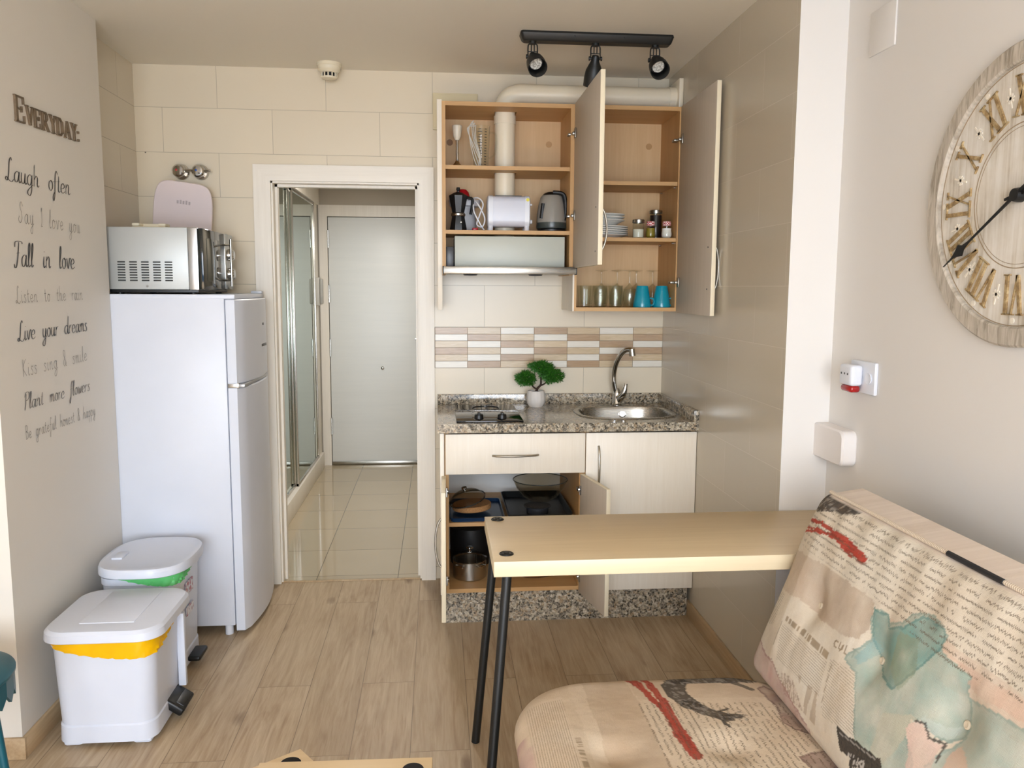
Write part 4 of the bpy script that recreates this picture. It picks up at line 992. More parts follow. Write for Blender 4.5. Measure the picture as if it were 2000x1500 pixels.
class Cloth:
    def __init__(s, a, b, base='#d8cab7'):
        s.a, s.b = a, b; n = fbm(a*9, b*9, 3)
        s.c = lin(base)[None, :]*(1-.16*(n[:, None]-.5)*2*np.array([.6, .9, 1.2])[None, :]); s.script = np.zeros(len(a)); s.news = np.zeros(len(a))
        s.ja = a+(fbm(a*40, b*40, 11)-.5)*.012; s.jb = b+(fbm(a*40, b*40, 21)-.5)*.012
    def put(s, m, col, k=1.0):
        m = np.asarray(m, float)[:, None]*k; s.c = s.c*(1-m)+col*m
    def poly(s, P_, h, k=1.0, jit=True, wash=0, freq=14, edge=0):
        x, y = (s.ja, s.jb) if jit else (s.a, s.b); m = inside(x, y, P_); col = lin(h)[None, :]*np.ones((len(s.a), 1))
        if wash: f = fbm(s.a*freq, s.b*freq, 31); col = col*(1-wash*(f[:, None]-.5)*2)
        al = k*(np.clip(.72+.9*(fbm(s.a*22+7, s.b*22, 51)-.5), .35, 1.0) if wash else 1.0); s.put(m, col, np.asarray(al).reshape(-1, 1) if wash else k)
        if edge: s.put(m & (dseg(x, y, list(P_)+[P_[0]]) < .005), lin(h)[None, :]*edge, .6)
        return m
    def stroke(s, pts, w, h, k=1.0, jit=False):
        x, y = (s.ja, s.jb) if jit else (s.a, s.b); s.put(dseg(x, y, pts) < w, lin(h)[None, :], k)
    def streak(s, m, h, fa, fb, thr, k=.8): s.put(m & (fbm(s.a*fa, s.b*fb, 41) > thr), lin(h)[None, :], k)

def cloth_mat():
    t = NT('printed_linen_fabric')
    at = t.add('ShaderNodeAttribute'); at.attribute_name = 'print_color'; mk_ = t.add('ShaderNodeAttribute'); mk_.attribute_name = 'print_mask'
    sm = t.add('ShaderNodeSeparateColor'); t.link(mk_.outputs['Color'], sm.inputs[0])
    uv = t.add('ShaderNodeUVMap'); uv.uv_map = 'cloth'; su = t.add('ShaderNodeSeparateXYZ'); t.link(uv.outputs[0], su.inputs[0])
    a, b = su.outputs['X'], su.outputs['Y']
    def n2(sa, sb, det=1):
        cx = t.add('ShaderNodeCombineXYZ'); t.link(t.math('MULTIPLY', a, sa), cx.inputs[0]); t.link(t.math('MULTIPLY', b, sb), cx.inputs[1]); return t.noise(cx.outputs[0], 1, det)
    # handwriting: wavy ink line once per row, broken into words
    rowf = t.math('FRACT', t.math('DIVIDE', b, .0165)); row = t.math('SUBTRACT', rowf, .5)
    rown = t.math('FLOOR', t.math('DIVIDE', b, .0165)); seed = t.math('MULTIPLY', rown, 7.31)
    def n1(sa, off=0):
        cx = t.add('ShaderNodeCombineXYZ'); t.link(t.math('MULTIPLY', a, sa), cx.inputs[0]); t.link(t.math('ADD', seed, off), cx.inputs[1]); return t.noise(cx.outputs[0], 1, 1)
    wav = t.math('MULTIPLY', t.math('SUBTRACT', n1(500), .5), 1.25)
    dist = t.math('ABSOLUTE', t.math('SUBTRACT', row, wav)); ink = t.math('LESS_THAN', dist, .10); word = t.math('GREATER_THAN', n1(60, 3.3), .42)
    script = t.math('MULTIPLY', t.math('MULTIPLY', ink, word), sm.outputs[0])
    r2_ = t.math('FRACT', t.math('DIVIDE', b, .0058)); l2 = t.math('LESS_THAN', r2_, .5); w2 = t.math('GREATER_THAN', n2(380, 170), .42)
    news = t.math('MULTIPLY', t.math('MULTIPLY', l2, w2), sm.outputs[1])
    c = t.mix(t.math('MULTIPLY', script, .72), at.outputs['Color'], srgb('#5b4c3c')); c = t.mix(t.math('MULTIPLY', news, .42), c, srgb('#7a6851'))
    # woven threads
    w = t.math('ADD', n2(1500, 60), n2(60, 1500)); c = t.mix(t.math('MULTIPLY', t.math('SUBTRACT', w, .8), .5), c, srgb('#a8937a'))
    cr_ = t.math('ADD', t.math('MULTIPLY', w, .15), t.math('MULTIPLY', n2(9, 6, 3), 2.2)); t.bump(cr_, .55, .006)
    return t.set(c, .85, Specular_IOR_Level=.2)
CLOTH = cloth_mat()
def nonuni(L, r, n_e, fine, fine_to, coarse):
    """samples along an edge of length L: rounded zone at both ends, fine up to fine_to"""
    e = [r*k/n_e for k in range(n_e)]; x = r; 
    while x < min(fine_to, L-r)-1e-6: e.append(x); x += fine
    while x < L-r-1e-6: e.append(x); x += coarse
    e += [L-r+r*k/n_e for k in range(n_e+1)]; return e
def cushion(name, A_, B_, r, Rc, place, paint, back_t, fine, fine_to, parent, ea=1, bulge=None):
    """pillow-like slab; place(a,b,t): t=0 front surface, t=1 back. corner radii Rc."""
    us = nonuni(A_, r, 7, fine, fine_to, .03); vs2 = nonuni(B_, r, 7, fine, B_, .03); nu, nv = len(us), len(vs2)
    U, V = np.meshgrid(us, vs2, indexing='ij'); U = U.ravel(); V = V.ravel()
    du = np.minimum(U, A_-U); dv = np.minimum(V, B_-V)
    def rm(d): return np.where(d < r, r*(1-np.cos(np.pi/2*np.clip(d/r, 0, 1))), d)
    du2, dv2 = rm(du), rm(dv)
    x = np.where(U < A_/2, du2, A_-du2); y = np.where(V < B_/2, dv2, B_-dv2)
    # round the corners
    dx = Rc-du2; dy = Rc-dv2; cm_ = (dx > 0) & (dy > 0); mx = np.maximum(dx, dy); q = np.hypot(dx, dy)+1e-9
    ndx, ndy = dx*mx/q, dy*mx/q
    x = np.where(cm_, np.where(U < A_/2, Rc-ndx, A_-Rc+ndx), x); y = np.where(cm_, np.where(V < B_/2, Rc-ndy, B_-Rc+ndy), y)
    e = np.minimum(du, dv); tt_ = np.where(e < r, np.sin(np.pi/2*np.clip(e/r, 0, 1)), 1.0)      # 1 = full height
    P_ = place(x, y, tt_)
    verts = [tuple(p) for p in P_]; faces = []
    idx = lambda i, j: i*nv+j
    for i in range(nu-1):
        for j in range(nv-1): faces.append((idx(i, j), idx(i+1, j), idx(i+1, j+1), idx(i, j+1)))
    # side wall and back
    loop = [idx(i, 0) for i in range(nu)]+[idx(nu-1, j) for j in range(1, nv)]+[idx(i, nv-1) for i in range(nu-2, -1, -1)]+[idx(0, j) for j in range(nv-2, 0, -1)]
    bx, by = x[loop], y[loop]; n0 = len(verts); Pb = back_t(bx, by); verts += [tuple(p) for p in Pb]; nl = len(loop)
    for k in range(nl): k2 = (k+1) % nl; faces.append((loop[k], n0+k, n0+k2, loop[k2]))
    faces.append(tuple(n0+k for k in range(nl))[::-1])
    off = origin(parent); verts = [(vx-off.x, vy-off.y, vz-off.z) for vx, vy, vz in verts]
    me = bpy.data.meshes.new(name); me.from_pydata(verts, [], faces); me.validate(); me.update()
    a_all = np.concatenate([x, bx]); b_all = np.concatenate([y, by])
    cl_ = paint(a_all, b_all, np.concatenate([np.ones(len(x)), np.zeros(nl)]))
    ca_ = me.color_attributes.new('print_color', 'FLOAT_COLOR', 'POINT'); ca_.data.foreach_set('color', np.concatenate([np.clip(cl_.c, 0, 1), np.ones((len(a_all), 1))], 1).astype('f4').ravel())
    cm2 = me.color_attributes.new('print_mask', 'FLOAT_COLOR', 'POINT'); cm2.data.foreach_set('color', np.stack([cl_.script, cl_.news, 0*cl_.news, 1+0*cl_.news], 1).astype('f4').ravel())
    uvl = me.uv_layers.new(name='cloth'); li = np.zeros(len(me.loops), 'i4'); me.loops.foreach_get('vertex_index', li); uvl.data.foreach_set('uv', np.stack([a_all[li], b_all[li]], 1).astype('f4').ravel())
    bm_ = bmesh.new(); bm_.from_mesh(me); bmesh.ops.recalc_face_normals(bm_, faces=bm_.faces[:]); bm_.to_mesh(me); bm_.free()
    me.polygons.foreach_set('use_smooth', [True]*len(me.polygons)); me.set_sharp_from_angle(angle=R(50)); me.materials.append(CLOTH)
    o = bpy.data.objects.new(name, me); COL.objects.link(o); o.parent = parent; ORG[o.name] = off.copy(); return o

sf = thing('sofa_bed', 'cream printed fabric sofa with script and watercolour pattern along the right wall', 'sofa', (.7, -2.8, 0))
# seat cushion: a along -y, b along +x
S0 = (.205, -1.925, .425); SA_, SB_ = 1.95, .80
def seat_place(a, b, t):
    puff = .022*np.sin(np.pi*np.clip(a/SA_, 0, 1))**.5*np.sin(np.pi*np.clip(b/SB_, 0, 1))**.5+.006*(fbm(a*7, b*7, 5)-.5)
    for (qa, qb) in ((.40, .20), (.40, .48), (.80, .34)): puff = puff-.020*np.exp(-((a-qa)**2+(b-qb)**2)/(2*.035**2))
    return np.stack([S0[0]+b, S0[1]-a, S0[2]-.075+t*(.075-.02)+puff*t+.004], 1)
def seat_back(a, b): 
    ins = .03; return np.stack([S0[0]+ins+(b*(SB_-2*ins)/SB_), S0[1]-ins-(a*(SA_-2*ins)/SA_), np.full(len(a), S0[2]-.145)], 1)
def sp(P_): return [(-1.925-y, x-.205) for x, y in P_]
def seat_paint(a, b, fr_):
    c = Cloth(a, b, '#d3c1a9')
    c.poly(sp([(.399, -1.9), (.515, -1.9), (.53, -2.115), (.525, -2.6), (.40, -2.6)]), '#b7a087', .75, wash=.2)
    c.poly(sp([(.33, -1.92), (.36, -1.92), (.37, -2.6), (.345, -2.6)]), '#c3b097', .7, wash=.1)
    c.poly(sp([(.53, -1.9), (.9, -1.9), (.9, -2.09), (.53, -2.09)]), '#c0a88e', .55, wash=.2)
    c.script = np.where(inside(a, b, sp([(.515, -2.105), (.90, -2.125), (1.0, -2.9), (.53, -2.9)])), 1., 0.)
    c.news = np.where(inside(a, b, sp([(.235, -2.09), (.335, -2.06), (.33, -2.6), (.235, -2.6)])) | inside(a, b, sp([(.405, -2.42), (.5, -2.42), (.5, -2.8), (.405, -2.8)])), 1., 0.)
    m = inside(a, b, sp([(.337, -2.25), (.352, -2.25), (.352, -2.40), (.337, -2.40)])); c.put(m & (vnoise(a*260, b*8, 9) > .45), lin('#8d7a60')[None, :], .8)
    rd = [sp([(.517, -1.93), (.538, -1.985), (.56, -2.05), (.575, -2.13), (.588, -2.23), (.598, -2.33)]), sp([(.562, -1.93), (.578, -1.985), (.588, -2.06), (.592, -2.14), (.596, -2.24), (.598, -2.34)]), sp([(.54, -1.93), (.555, -2.0), (.572, -2.1), (.582, -2.2), (.575, -2.27)])]
    for q, w in zip(rd, (.0075, .0105, .006)): c.stroke(q, w, '#a63a2c', .95, True)
    c.stroke(sp([(.592, -2.27), (.598, -2.36)]), .016, '#a63a2c', .95, True)
    m = sum((dseg(c.ja, c.jb, q) < .010) for q in rd) > 0; c.streak(m, '#7c231b', 30, 260, .62, .7)
    ribbon = sp([(.864, -1.985), (.80, -1.985), (.72, -1.98), (.662, -1.985), (.640, -2.02), (.640, -2.07), (.655, -2.12), (.685, -2.16), (.725, -2.192), (.76, -2.187)])
    for q0, q1, w in ((0, 4, .024), (3, 7, .030), (6, 9, .022), (8, 10, .012)): c.stroke(ribbon[q0:q1], w, '#2f2d2c', .9, True)
    m = dseg(c.ja, c.jb, ribbon) < .024; c.streak(m, '#8f8982', 120, 120, .56, .75)
    c.stroke(sp([(.70, -2.185), (.72, -2.235)]), .004, '#2f2d2c', .9, True); c.stroke(sp([(.72, -2.16), (.745, -2.15)]), .005, '#2f2d2c', .9, True); c.stroke(sp([(.80, -1.99), (.845, -2.05)]), .008, '#3a3836', .8, True)
    for q in ([(.862, -2.045), (.889, -2.03), (.92, -2.094), (.93, -2.18), (.93, -2.296), (.873, -2.257), (.857, -2.217), (.874, -2.136)], [(.83, -2.375), (.897, -2.346), (1.0, -2.408), (1.0, -2.7), (.84, -2.45)]): c.poly(sp(q), '#80605d', .85, wash=.35, edge=.7)
    c.poly(sp([(.15, -2.9), (.15, -2.16), (.222, -2.20), (.234, -2.285), (.228, -2.4), (.232, -2.9)]), '#b58f8c', .7, wash=.3)
    return c
sc1 = cushion('seat_cushion', SA_, SB_, .065, .21, seat_place, seat_paint, seat_back, .0036, .72, sf)
# backrest: a along -y, b up the slope
O_ = np.array([.875, -1.952, .425]); EB = np.array([.33, 0, .944]); NB = np.array([-.944, 0, .33]); BA, BB = 1.95, .535
TV = np.array([.112, 0, .012])
BUT = [(.216, .283), (.506, .276), (.784, .286), (1.08, .28), (1.38, .28), (1.68, .28)]
def bk_place(a, b, t):
    bul = .035*(1-(2*np.clip(b/BB, 0, 1)-1)**4)*np.clip(a/.12, 0, 1)**.6*np.clip((BA-a)/.12, 0, 1)**.6-.008
    for qa, qb in BUT: bul = bul-.026*np.exp(-((a-qa)**2+(b-qb)**2)/(2*.04**2))-.003*np.exp(-np.abs(b-qb)/.10-((a-qa)/.018)**2)
    bul = bul+.010*(fbm(a*6, b*5, 8)-.5)+.004*np.sin(a*55+b*20)*np.exp(-np.clip(BB-b, 0, 9)/.09)
    side = -.035*np.clip((.30-b)/.30, 0, 1)*np.exp(-a/.06)
    d = (1-t)*.03
    return O_[None, :]+np.stack([0*a, -(a+side*(1)), 0*a], 1)+b[:, None]*EB[None, :]+(bul*t)[:, None]*NB[None, :]+d[:, None]*np.array([1, 0, 0])[None, :]
def bk_back(a, b):
    side = -.035*np.clip((.30-b)/.30, 0, 1)*np.exp(-a/.06)
    return O_[None, :]+np.stack([0*a, -(a+side), 0*a], 1)+b[:, None]*EB[None, :]+TV[None, :]
def bk_paint(a, b, fr_):
    c = Cloth(a, b, '#d9cfbe')
    c.poly([(-.05, .272), (-.044, .362), (.069, .372), (.193, .380), (.415, .385), (.449, .376), (.454, .318), (.436, .286), (.377, .273), (.255, .259), (.153, .268), (.036, .253)], '#b29b86', .75, wash=.3, freq=9)
    c.poly([(.46, .36), (.70, .40), (1.0, .40), (1.0, .33), (.5, .33)], '#cfae98', .5, wash=.3)
    c.script = np.where((inside(a, b, [(.05, .388), (.43, .391), (.866, .416), (1.95, .42), (1.95, .53), (.0, .53)]) | inside(a, b, [(.43, .39), (.70, .36), (1.0, .40), (.9, .42)])), 1., 0.)
    c.news = np.where(inside(a, b, [(.124, .186), (.363, .196), (.378, .114), (.155, .101)]) | inside(a, b, [(.371, .208), (.465, .222), (.55, .114), (.411, .084)]) | inside(a, b, [(-.03, .13), (.07, .16), (.07, .25), (-.03, .24)]), 1., 0.)
    m = inside(a, b, [(.121, .212), (.357, .216), (.361, .199), (.134, .197)]); c.put(m & (vnoise(a*230, b*6, 9) > .42), lin('#8f7b60')[None, :], .8)
    for x0, g_ in ((.362, [[(.8, .85), (.4, 1), (.05, .6), (.05, .4), (.4, 0), (.8, .15)]]), (.386, [[(.05, 1), (.1, .2), (.4, 0), (.7, .2), (.75, 1)]]), (.410, [[(.1, 1), (.1, 0), (.7, 0)]]), (.432, [[(0, 1), (.8, 1)], [(.4, 1), (.4, 0)]])):
        for q in g_: c.stroke([(x0+px*.018, .236+(x0-.36)*.12+py*.016) for px, py in q], .0021, '#8a7458', .85)
    m = inside(a, b, [(.19, .085), (.25, .095), (.33, .05), (.22, .04)]); c.put(m, lin('#8a7060')[None, :], .6); c.streak(m, '#d9ccbb', 160, 120, .5, .8)
    m = inside(a, b, [(.27, .115), (.37, .12), (.39, .05), (.33, .05)]); c.put(m & (vnoise(a*110, b*20, 29) > .5), lin('#a08a72')[None, :], .55)
    for q in ([(.121, .19), (.124, .09), (.3, .03)], [(.385, .205), (.40, .10)]): c.stroke(q, .0012, '#8a7a66', .7)
    tl1 = [(.454, .368), (.474, .379), (.5, .374), (.512, .362), (.554, .378), (.571, .405), (.598, .421), (.629, .426), (.674, .422), (.691, .409), (.687, .387), (.694, .379), (.732, .374), (.78, .371), (.775, .338), (.786, .31), (.798, .267), (.778, .24), (.752, .236), (.71, .243), (.685, .228), (.684, .199), (.717, .178), (.734, .161), (.70, .10), (.60, .075), (.551, .10), (.492, .19), (.463, .225), (.417, .23), (.426, .253), (.464, .304), (.448, .343)]
    c.poly(tl1, '#93aaa0', .9, wash=.4, freq=10, edge=.75)
    c.poly([(.45, .37), (.5, .375), (.515, .355), (.56, .37), (.60, .415), (.68, .42), (.69, .385), (.66, .33), (.60, .25), (.52, .26), (.47, .30)], '#5f938f', .75, wash=.45, freq=12, edge=.8)
    c.poly([(.44, .25), (.47, .31), (.50, .30), (.46, .24)], '#7aa5a8', .6, wash=.3)
    c.poly([(.56, .36), (.62, .37), (.65, .31), (.62, .26), (.56, .28)], '#8d9a80', .7, wash=.3)
    c.poly([(.773, .333), (.824, .342), (.93, .356), (1.3, .40), (1.5, .25), (1.2, .05), (.80, .10), (.76, .18), (.798, .267)], '#9db3ab', .85, wash=.4, freq=8, edge=.75)
    c.poly([(.685, .384), (.749, .382), (.88, .391), (.98, .40), (.95, .365), (.791, .347), (.771, .355), (.78, .371)], '#d3b3a0', .7, wash=.3)
    c.poly([(.60, .20), (.68, .235), (.70, .24), (.66, .12), (.61, .10)], '#c9c0a8', .6, wash=.3)
    c.poly([(.69, .228), (.71, .255), (.76, .262), (.785, .285), (.775, .245), (.74, .238)], '#b9c4bd', .7, wash=.3)
    pk = [(.679, .212), (.694, .233), (.712, .24), (.741, .225), (.774, .233), (.772, .213), (.776, .188), (.79, .13), (.72, .12), (.705, .18)]
    c.poly(pk, '#dcbfb2', .95, wash=.15); c.stroke([(.694, .235), (.716, .242), (.738, .226), (.772, .236), (.778, .20)], .0025, '#2a2a2c', .9)
    c.poly([(.796, .239), (.806, .249), (.854, .238), (.90, .17), (.84, .12), (.80, .17)], '#d9b7a2', .9, wash=.2)
    bt_ = [(.476, .096), (.645, .122), (.66, .10), (.63, .03), (.55, .03), (.545, .065), (.521, .06), (.505, .059)]
    m = c.poly(bt_, '#1c1b1d', .97); c.streak(m & inside(a, b, [(.53, .07), (.60, .09), (.60, .04), (.54, .03)]), '#cfc9c0', 300, 90, .56, .8); c.stroke([(.49, .09), (.63, .112)], .0015, '#b5b0a8', .6)
    # black brush figure at the top corner, red strands below it
    bk_ = [(-.022, .535), (-.018, .498), (.030, .485), (.085, .497), (.129, .506), (.194, .522), (.223, .54), (.062, .55), (-.02, .55)]
    m = c.poly(bk_, '#2a292b', .95); c.streak(m, '#a39c94', 90, 160, .58, .7)
    for q, w in (([(-.03, .452), (.07, .463), (.15, .466), (.24, .462), (.31, .456), (.345, .445)], .0055), ([(-.035, .402), (.05, .430), (.14, .448), (.24, .452), (.32, .446)], .0035), ([(-.03, .415), (.04, .436), (.12, .450), (.2, .455)], .0025), ([(.17, .459), (.24, .448), (.29, .436)], .0045), ([(.22, .458), (.29, .450), (.34, .440)], .007)): c.stroke(q, w, '#b03428', .97, True)
    m = dseg(c.ja, c.jb, [(-.03, .44), (.07, .455), (.24, .458), (.345, .443)]) < .012; c.streak(m, '#7c1f18', 22, 330, .6, .6)
    c.poly([(-.06, .05), (-.05, .11), (-.01, .10), (.06, .085), (.14, .085), (.2, .06), (.36, .028), (.36, -.02), (-.06, -.02)], '#b08883', .75, wash=.4, edge=.75)
    # plain top border strip
    band = b > BB-.003; c.put(band, lin('#dfd2c6')[None, :], 1); c.script[band] = 0; c.news[band] = 0
    return c
bc1 = cushion('backrest_cushion', BA, BB, .030, .035, bk_place, bk_paint, bk_back, .0034, 1.0, sf)
pip = NT('cream_zip_piping'); wv = pip.add('ShaderNodeTexWave'); wv.inputs['Scale'].default_value = 60; wv.bands_direction = 'Y'; pip.link(pip.coord(), wv.inputs[0]); pip.set(pip.ramp(wv.outputs['Fac'], [(.2, srgb('#b9a690')), (.6, srgb('#e6dac8'))]), .7)
def topline(a, g=0): return Vector((float(O_[0]+EB[0]*BB+.022+g), -1.952-a, float(O_[2]+EB[2]*BB+.004)))
b = B(); tube(b, [topline(x) for x in [.03+.02*k for k in range(94)]], .0052, 8); obj('piping', b, pip.m, bc1)
b = B(); tube(b, [topline(.545+.01*k, -.0015) for k in range(18)], .0062, 8); obj('zip_cover', b, plain('black_zip', '#1d1c1e', .6), bc1)
for qa, qb in BUT[:4]:
    q = bk_place(np.array([qa]), np.array([qb]), np.array([1.]))[0]; b = B(); lathe(b, [(0, .0), (.008, .0), (.0085, .004), (.006, .006), (0, .004)], Vector(q)+Vector((float(NB[0]), 0, float(NB[2])))*-.001, 20, aim(NB)); obj('button', b, plain('linen_button', '#cbbda6', .7), bc1)
b = B(); box(b, .30, -3.80, .20, 1.02, -2.02, .279, .01); obj('bed_frame', b, M['black_metal'], sf)
for x in (.36, .98):
    for y in (-2.10, -3.7):
        b = B(); cyl(b, (x, y, 0), (x, y, .20), .022, 16); obj('leg', b, M['black_metal'], sf)
b = B(); box(b, 1.03, -3.8, .22, 1.09, -2.02, .50, .008); obj('back_frame', b, M['black_metal'], sf)

# ================================================================== WALL CLOCK
ck_ = thing('wall_clock', 'large round whitewashed wooden clock with Roman numerals on the right wall', 'clock', (XR2, -2.33, 1.685))
CC = Vector((XR2, -2.33, 1.685))
def on_wall(u, v, t): return (XR2-t, CC.y-u, CC.z+v)      # u to the right as seen, v up, t out of the wall
def clock_lathe(b, prof, seg=96, mi=0): lathe(b, [(r_, t) for r_, t in prof], CC, seg, RY(-90), mi=mi)
wash = NT('whitewashed_wood'); v_ = wash.coord((3, 60, 2.2), rot=(R(8), 0, 0)); n1 = wash.noise(v_, 1, 5, .65, .8); n2 = wash.noise(wash.coord(), 9, 4, .6)
hh = wash.math('ADD', wash.math('MULTIPLY', n1, .6), wash.math('MULTIPLY', n2, .4)); wash.bump(n1, .25, .002)
wash.set(wash.ramp(hh, [(.34, srgb('#ab9f8d')), (.46, srgb('#cdc6ba')), (.62, srgb('#dedad3'))]), .6)
b = B(); clock_lathe(b, [(0, .012), (.298, .012), (.298, 0), (0, 0)]); obj('clock_face', b, wash.m, ck_)
b = B(); clock_lathe(b, [(.290, 0), (.290, .020), (.294, .024), (.330, .024), (.335, .019), (.335, 0)])
rimm = NT('distressed_rim_wood'); n1 = rimm.noise(rimm.coord((8, 70, 9), rot=(R(25), 0, 0)), 1, 5, .65, 1); rimm.bump(n1, .3, .002)
rimm.set(rimm.ramp(n1, [(.32, srgb('#8d8375')), (.48, srgb('#b1a89a')), (.66, srgb('#c8c0b4'))]), .6)
obj('rim', b, rimm.m, ck_)
b = B()
for r_, w in ((.158, .0022), (.150, .001), (.286, .002)): clock_lathe(b, [(r_, .0121), (r_, .0128), (r_+w, .0128), (r_+w, .0121)])
obj('ring_lines', b, plain('ring_brown', '#9b876c', .6), ck_)
brz = NT('antique_bronze_paint'); n1 = brz.noise(brz.coord(), 50, 4, .7); brz.set(brz.ramp(n1, [(.35, srgb('#7a6242')), (.5, srgb('#9c8259')), (.7, srgb('#c9b68e'))]), .5); brz = brz.m
def num_strokes(s):
    """roman numeral as strokes in a unit box: list of (x0,y0,x1,y1,w)"""
    out = []; x = 0
    for ch in s:
        if ch == 'I': out += [(x+.13, 0, x+.13, 1, .12), (x, 0, x+.26, 0, .035), (x, 1, x+.26, 1, .035)]; x += .27
        elif ch == 'V': out += [(x+.12, 1, x+.31, 0, .12), (x+.50, 1, x+.31, 0, .05), (x, 1, x+.26, 1, .035), (x+.38, 1, x+.62, 1, .035)]; x += .60
        elif ch == 'X': out += [(x+.12, 1, x+.48, 0, .12), (x+.12, 0, x+.48, 1, .05), (x, 1, x+.26, 1, .035), (x+.36, 1, x+.60, 1, .035), (x, 0, x+.24, 0, .035), (x+.36, 0, x+.62, 0, .035)]; x += .60
    return out, x
for i, s in enumerate(('XII', 'I', 'II', 'III', 'IIII', 'V', 'VI', 'VII', 'VIII', 'IX', 'X', 'XI')):
    th = R(i*30); out, W_ = num_strokes(s); b = B(); hgt = .088; sc = .078
    for (x0_, y0_, x1_, y1_, w) in out:
        def tr(x, y):
            u = (x-W_/2)*sc; v = .174+y*hgt      # along tangent, radius
            return (v*math.sin(th)+u*math.cos(th), v*math.cos(th)-u*math.sin(th))
        d = Vector((x1_-x0_, y1_-y0_)); 
        if abs(y1_-y0_) > .5: nx, ny = w/2, 0
        else: nx, ny = 0, w/2
        poly = [tr(x0_-nx, y0_-ny), tr(x1_-nx, y1_-ny), tr(x1_+nx, y1_+ny), tr(x0_+nx, y0_+ny)]
        prism(b, poly, on_wall, .0119, .0165)
    obj('numeral', b, brz, ck_)
b = B()
for i in range(12):
    th = R(i*30+15); c0 = Vector((.225*math.sin(th), .225*math.cos(th)))
    for k in range(4):
        a = th+k*PI/4; d = Vector((math.sin(a), math.cos(a)))*(.024 if k == 0 else .012); n_ = Vector((d.y, -d.x)).normalized()*.0022
        prism(b, [c0-d-n_, c0+d-n_, c0+d+n_, c0-d+n_], lambda u, v, t: on_wall(u, v, t), .0119, .0138)
    th = R(i*30); c1 = Vector((.276*math.sin(th), .276*math.cos(th)))
    prism(b, [c1+Vector((math.cos(t)*.007, math.sin(t)*.007)) for t in [2*PI*k/12 for k in range(12)]], lambda u, v, t: on_wall(u, v, t), .0119, .0138)
obj('face_ornament', b, plain('pale_carved_ornament', '#e4dccd', .6), ck_)
def hand(th, L, tail, w):
    th = R(th); d = Vector((math.sin(th), math.cos(th))); n_ = Vector((d.y, -d.x)); b = B()
    pts = [(-tail, .003), (-.02, .004), (L*.62, .0022), (L*.70, .006), (L*.745, w), (L*.80, .008), (L*.86, .0022), (L, .0008)]
    poly = [d*a+n_*q for a, q in pts]+[d*a-n_*q for a, q in pts[::-1]]
    prism(b, poly, lambda u, v, t: on_wall(u, v, t), .026, .029); return b
obj('minute_hand', hand(238, .285, .05, .016), M['black'], ck_); 
b = hand(80, .2, .04, .018); bmesh.ops.translate(b, verts=b.verts[:], vec=(.004, 0, 0)); obj('hour_hand', b, M['black'], ck_)
b = B(); clock_lathe(b, [(0, .034), (.014, .032), (.016, .022), (.016, .01), (0, .01)], 32); obj('centre_boss', b, M['black'], ck_)

# wall plates on the right wall
b = B(); box(b, XR2-.006, -1.759, 2.163, XR2, -1.621, 2.29, .002)
tag(obj('cover_plate', b, M['plaster']), 'white painted cover plate high on the right wall near the clock', 'cover plate')
so = thing('wall_socket', 'white wall socket plate above the white router box', 'socket', (XR2, -1.665, 1.21))
b = B(); box(b, XR2-.012, -1.768, 1.165, XR2, -1.625, 1.262, .004); obj('plate', b, M['white_plastic'], so)
b = B(); lathe(b, [(0, 0), (.015, 0), (.017, .003), (.017, .005), (0, .002)], (XR2-.0115, -1.738, 1.213), 28, RY(-90)); obj('outlet', b, M['white_plastic'], so)
af = thing('air_freshener', 'white plug-in air freshener with red liquid in the wall socket', 'air freshener', (XR2-.04, -1.625, 1.21))
b = B(); box(b, XR2-.052, -1.705, 1.186, XR2-.012, -1.630, 1.250, .010, seg=3); obj('housing', b, M['white_plastic'], af)
b = B(); box(b, XR2-.048, -1.700, 1.166, XR2-.016, -1.634, 1.187, .008, seg=3); obj('refill', b, plain('red_liquid', '#a01818', .1, vary=.3, scale=60), af)
b = B()
for k in range(3): lathe(b, [(0, 0), (.0035, 0), (.003, .001), (0, .001)], (XR2-.0525, -1.648-k*.019, 1.222), 12, RY(-90))
osplit('vent_hole', b, M['dark_grey'], af)
b = B(); rr_ = lambda t, g: [(XR2-t, -1.542+p, .984+q) for p, q in rrect(0, 0, .250-g, .112-g, .022, 6)]
rb = B(); loft(rb, [rr_(0, .004), rr_(.003, 0), rr_(.042, 0), rr_(.048, .010)])
b.free(); tag(obj('router_box', rb, plain('matt_white_plastic', '#e2ddda', .4)), 'white rounded router box on the wall below the socket', 'router')

# ================================================================== WASTE BINS
def bin_(name_label, x0, x1, y0, y1, h, rr, bagmat, bagbm, group):
    t = thing('pedal_bin', name_label, 'waste bin', ((x0+x1)/2, (y0+y1)/2, 0), group)
    cx, cy, w, d = (x0+x1)/2, (y0+y1)/2, x1-x0, y1-y0
    b = B(); rings = []
    def ring(z, g): return [(x, y, z) for x, y in rrect(cx, cy, w-2*g, d-2*g, rr, 6)]
    loft(b, [ring(.078, .010), ring(h-.05, 0), ring(h-.045, -.004), ring(h-.02, -.004)], True, True); obj('body', b, M['bin_white'], t)
    b = B(); loft(b, [ring(.018, .006), ring(.072, .007), ring(.08, .012)], True, True)
    for sx in (-1, 1):
        for sy in (-1, 1): box(b, cx+sx*(w/2-.022)-.060*(sx > 0), cy+sy*(d/2-.022)-.06*(sy > 0), 0, cx+sx*(w/2-.022)+.060*(sx < 0), cy+sy*(d/2-.022)+.06*(sy < 0), .022, .012)
    obj('base', b, M['bin_white'], t)
    return t, cx, cy, w, d
t, cx, cy, w, d = bin_('white pedal bin with yellow bag, standing nearest the camera', -1.212, -.892, -1.475, -1.13, .385, .055, None, None, 'pedal bins by the fridge')
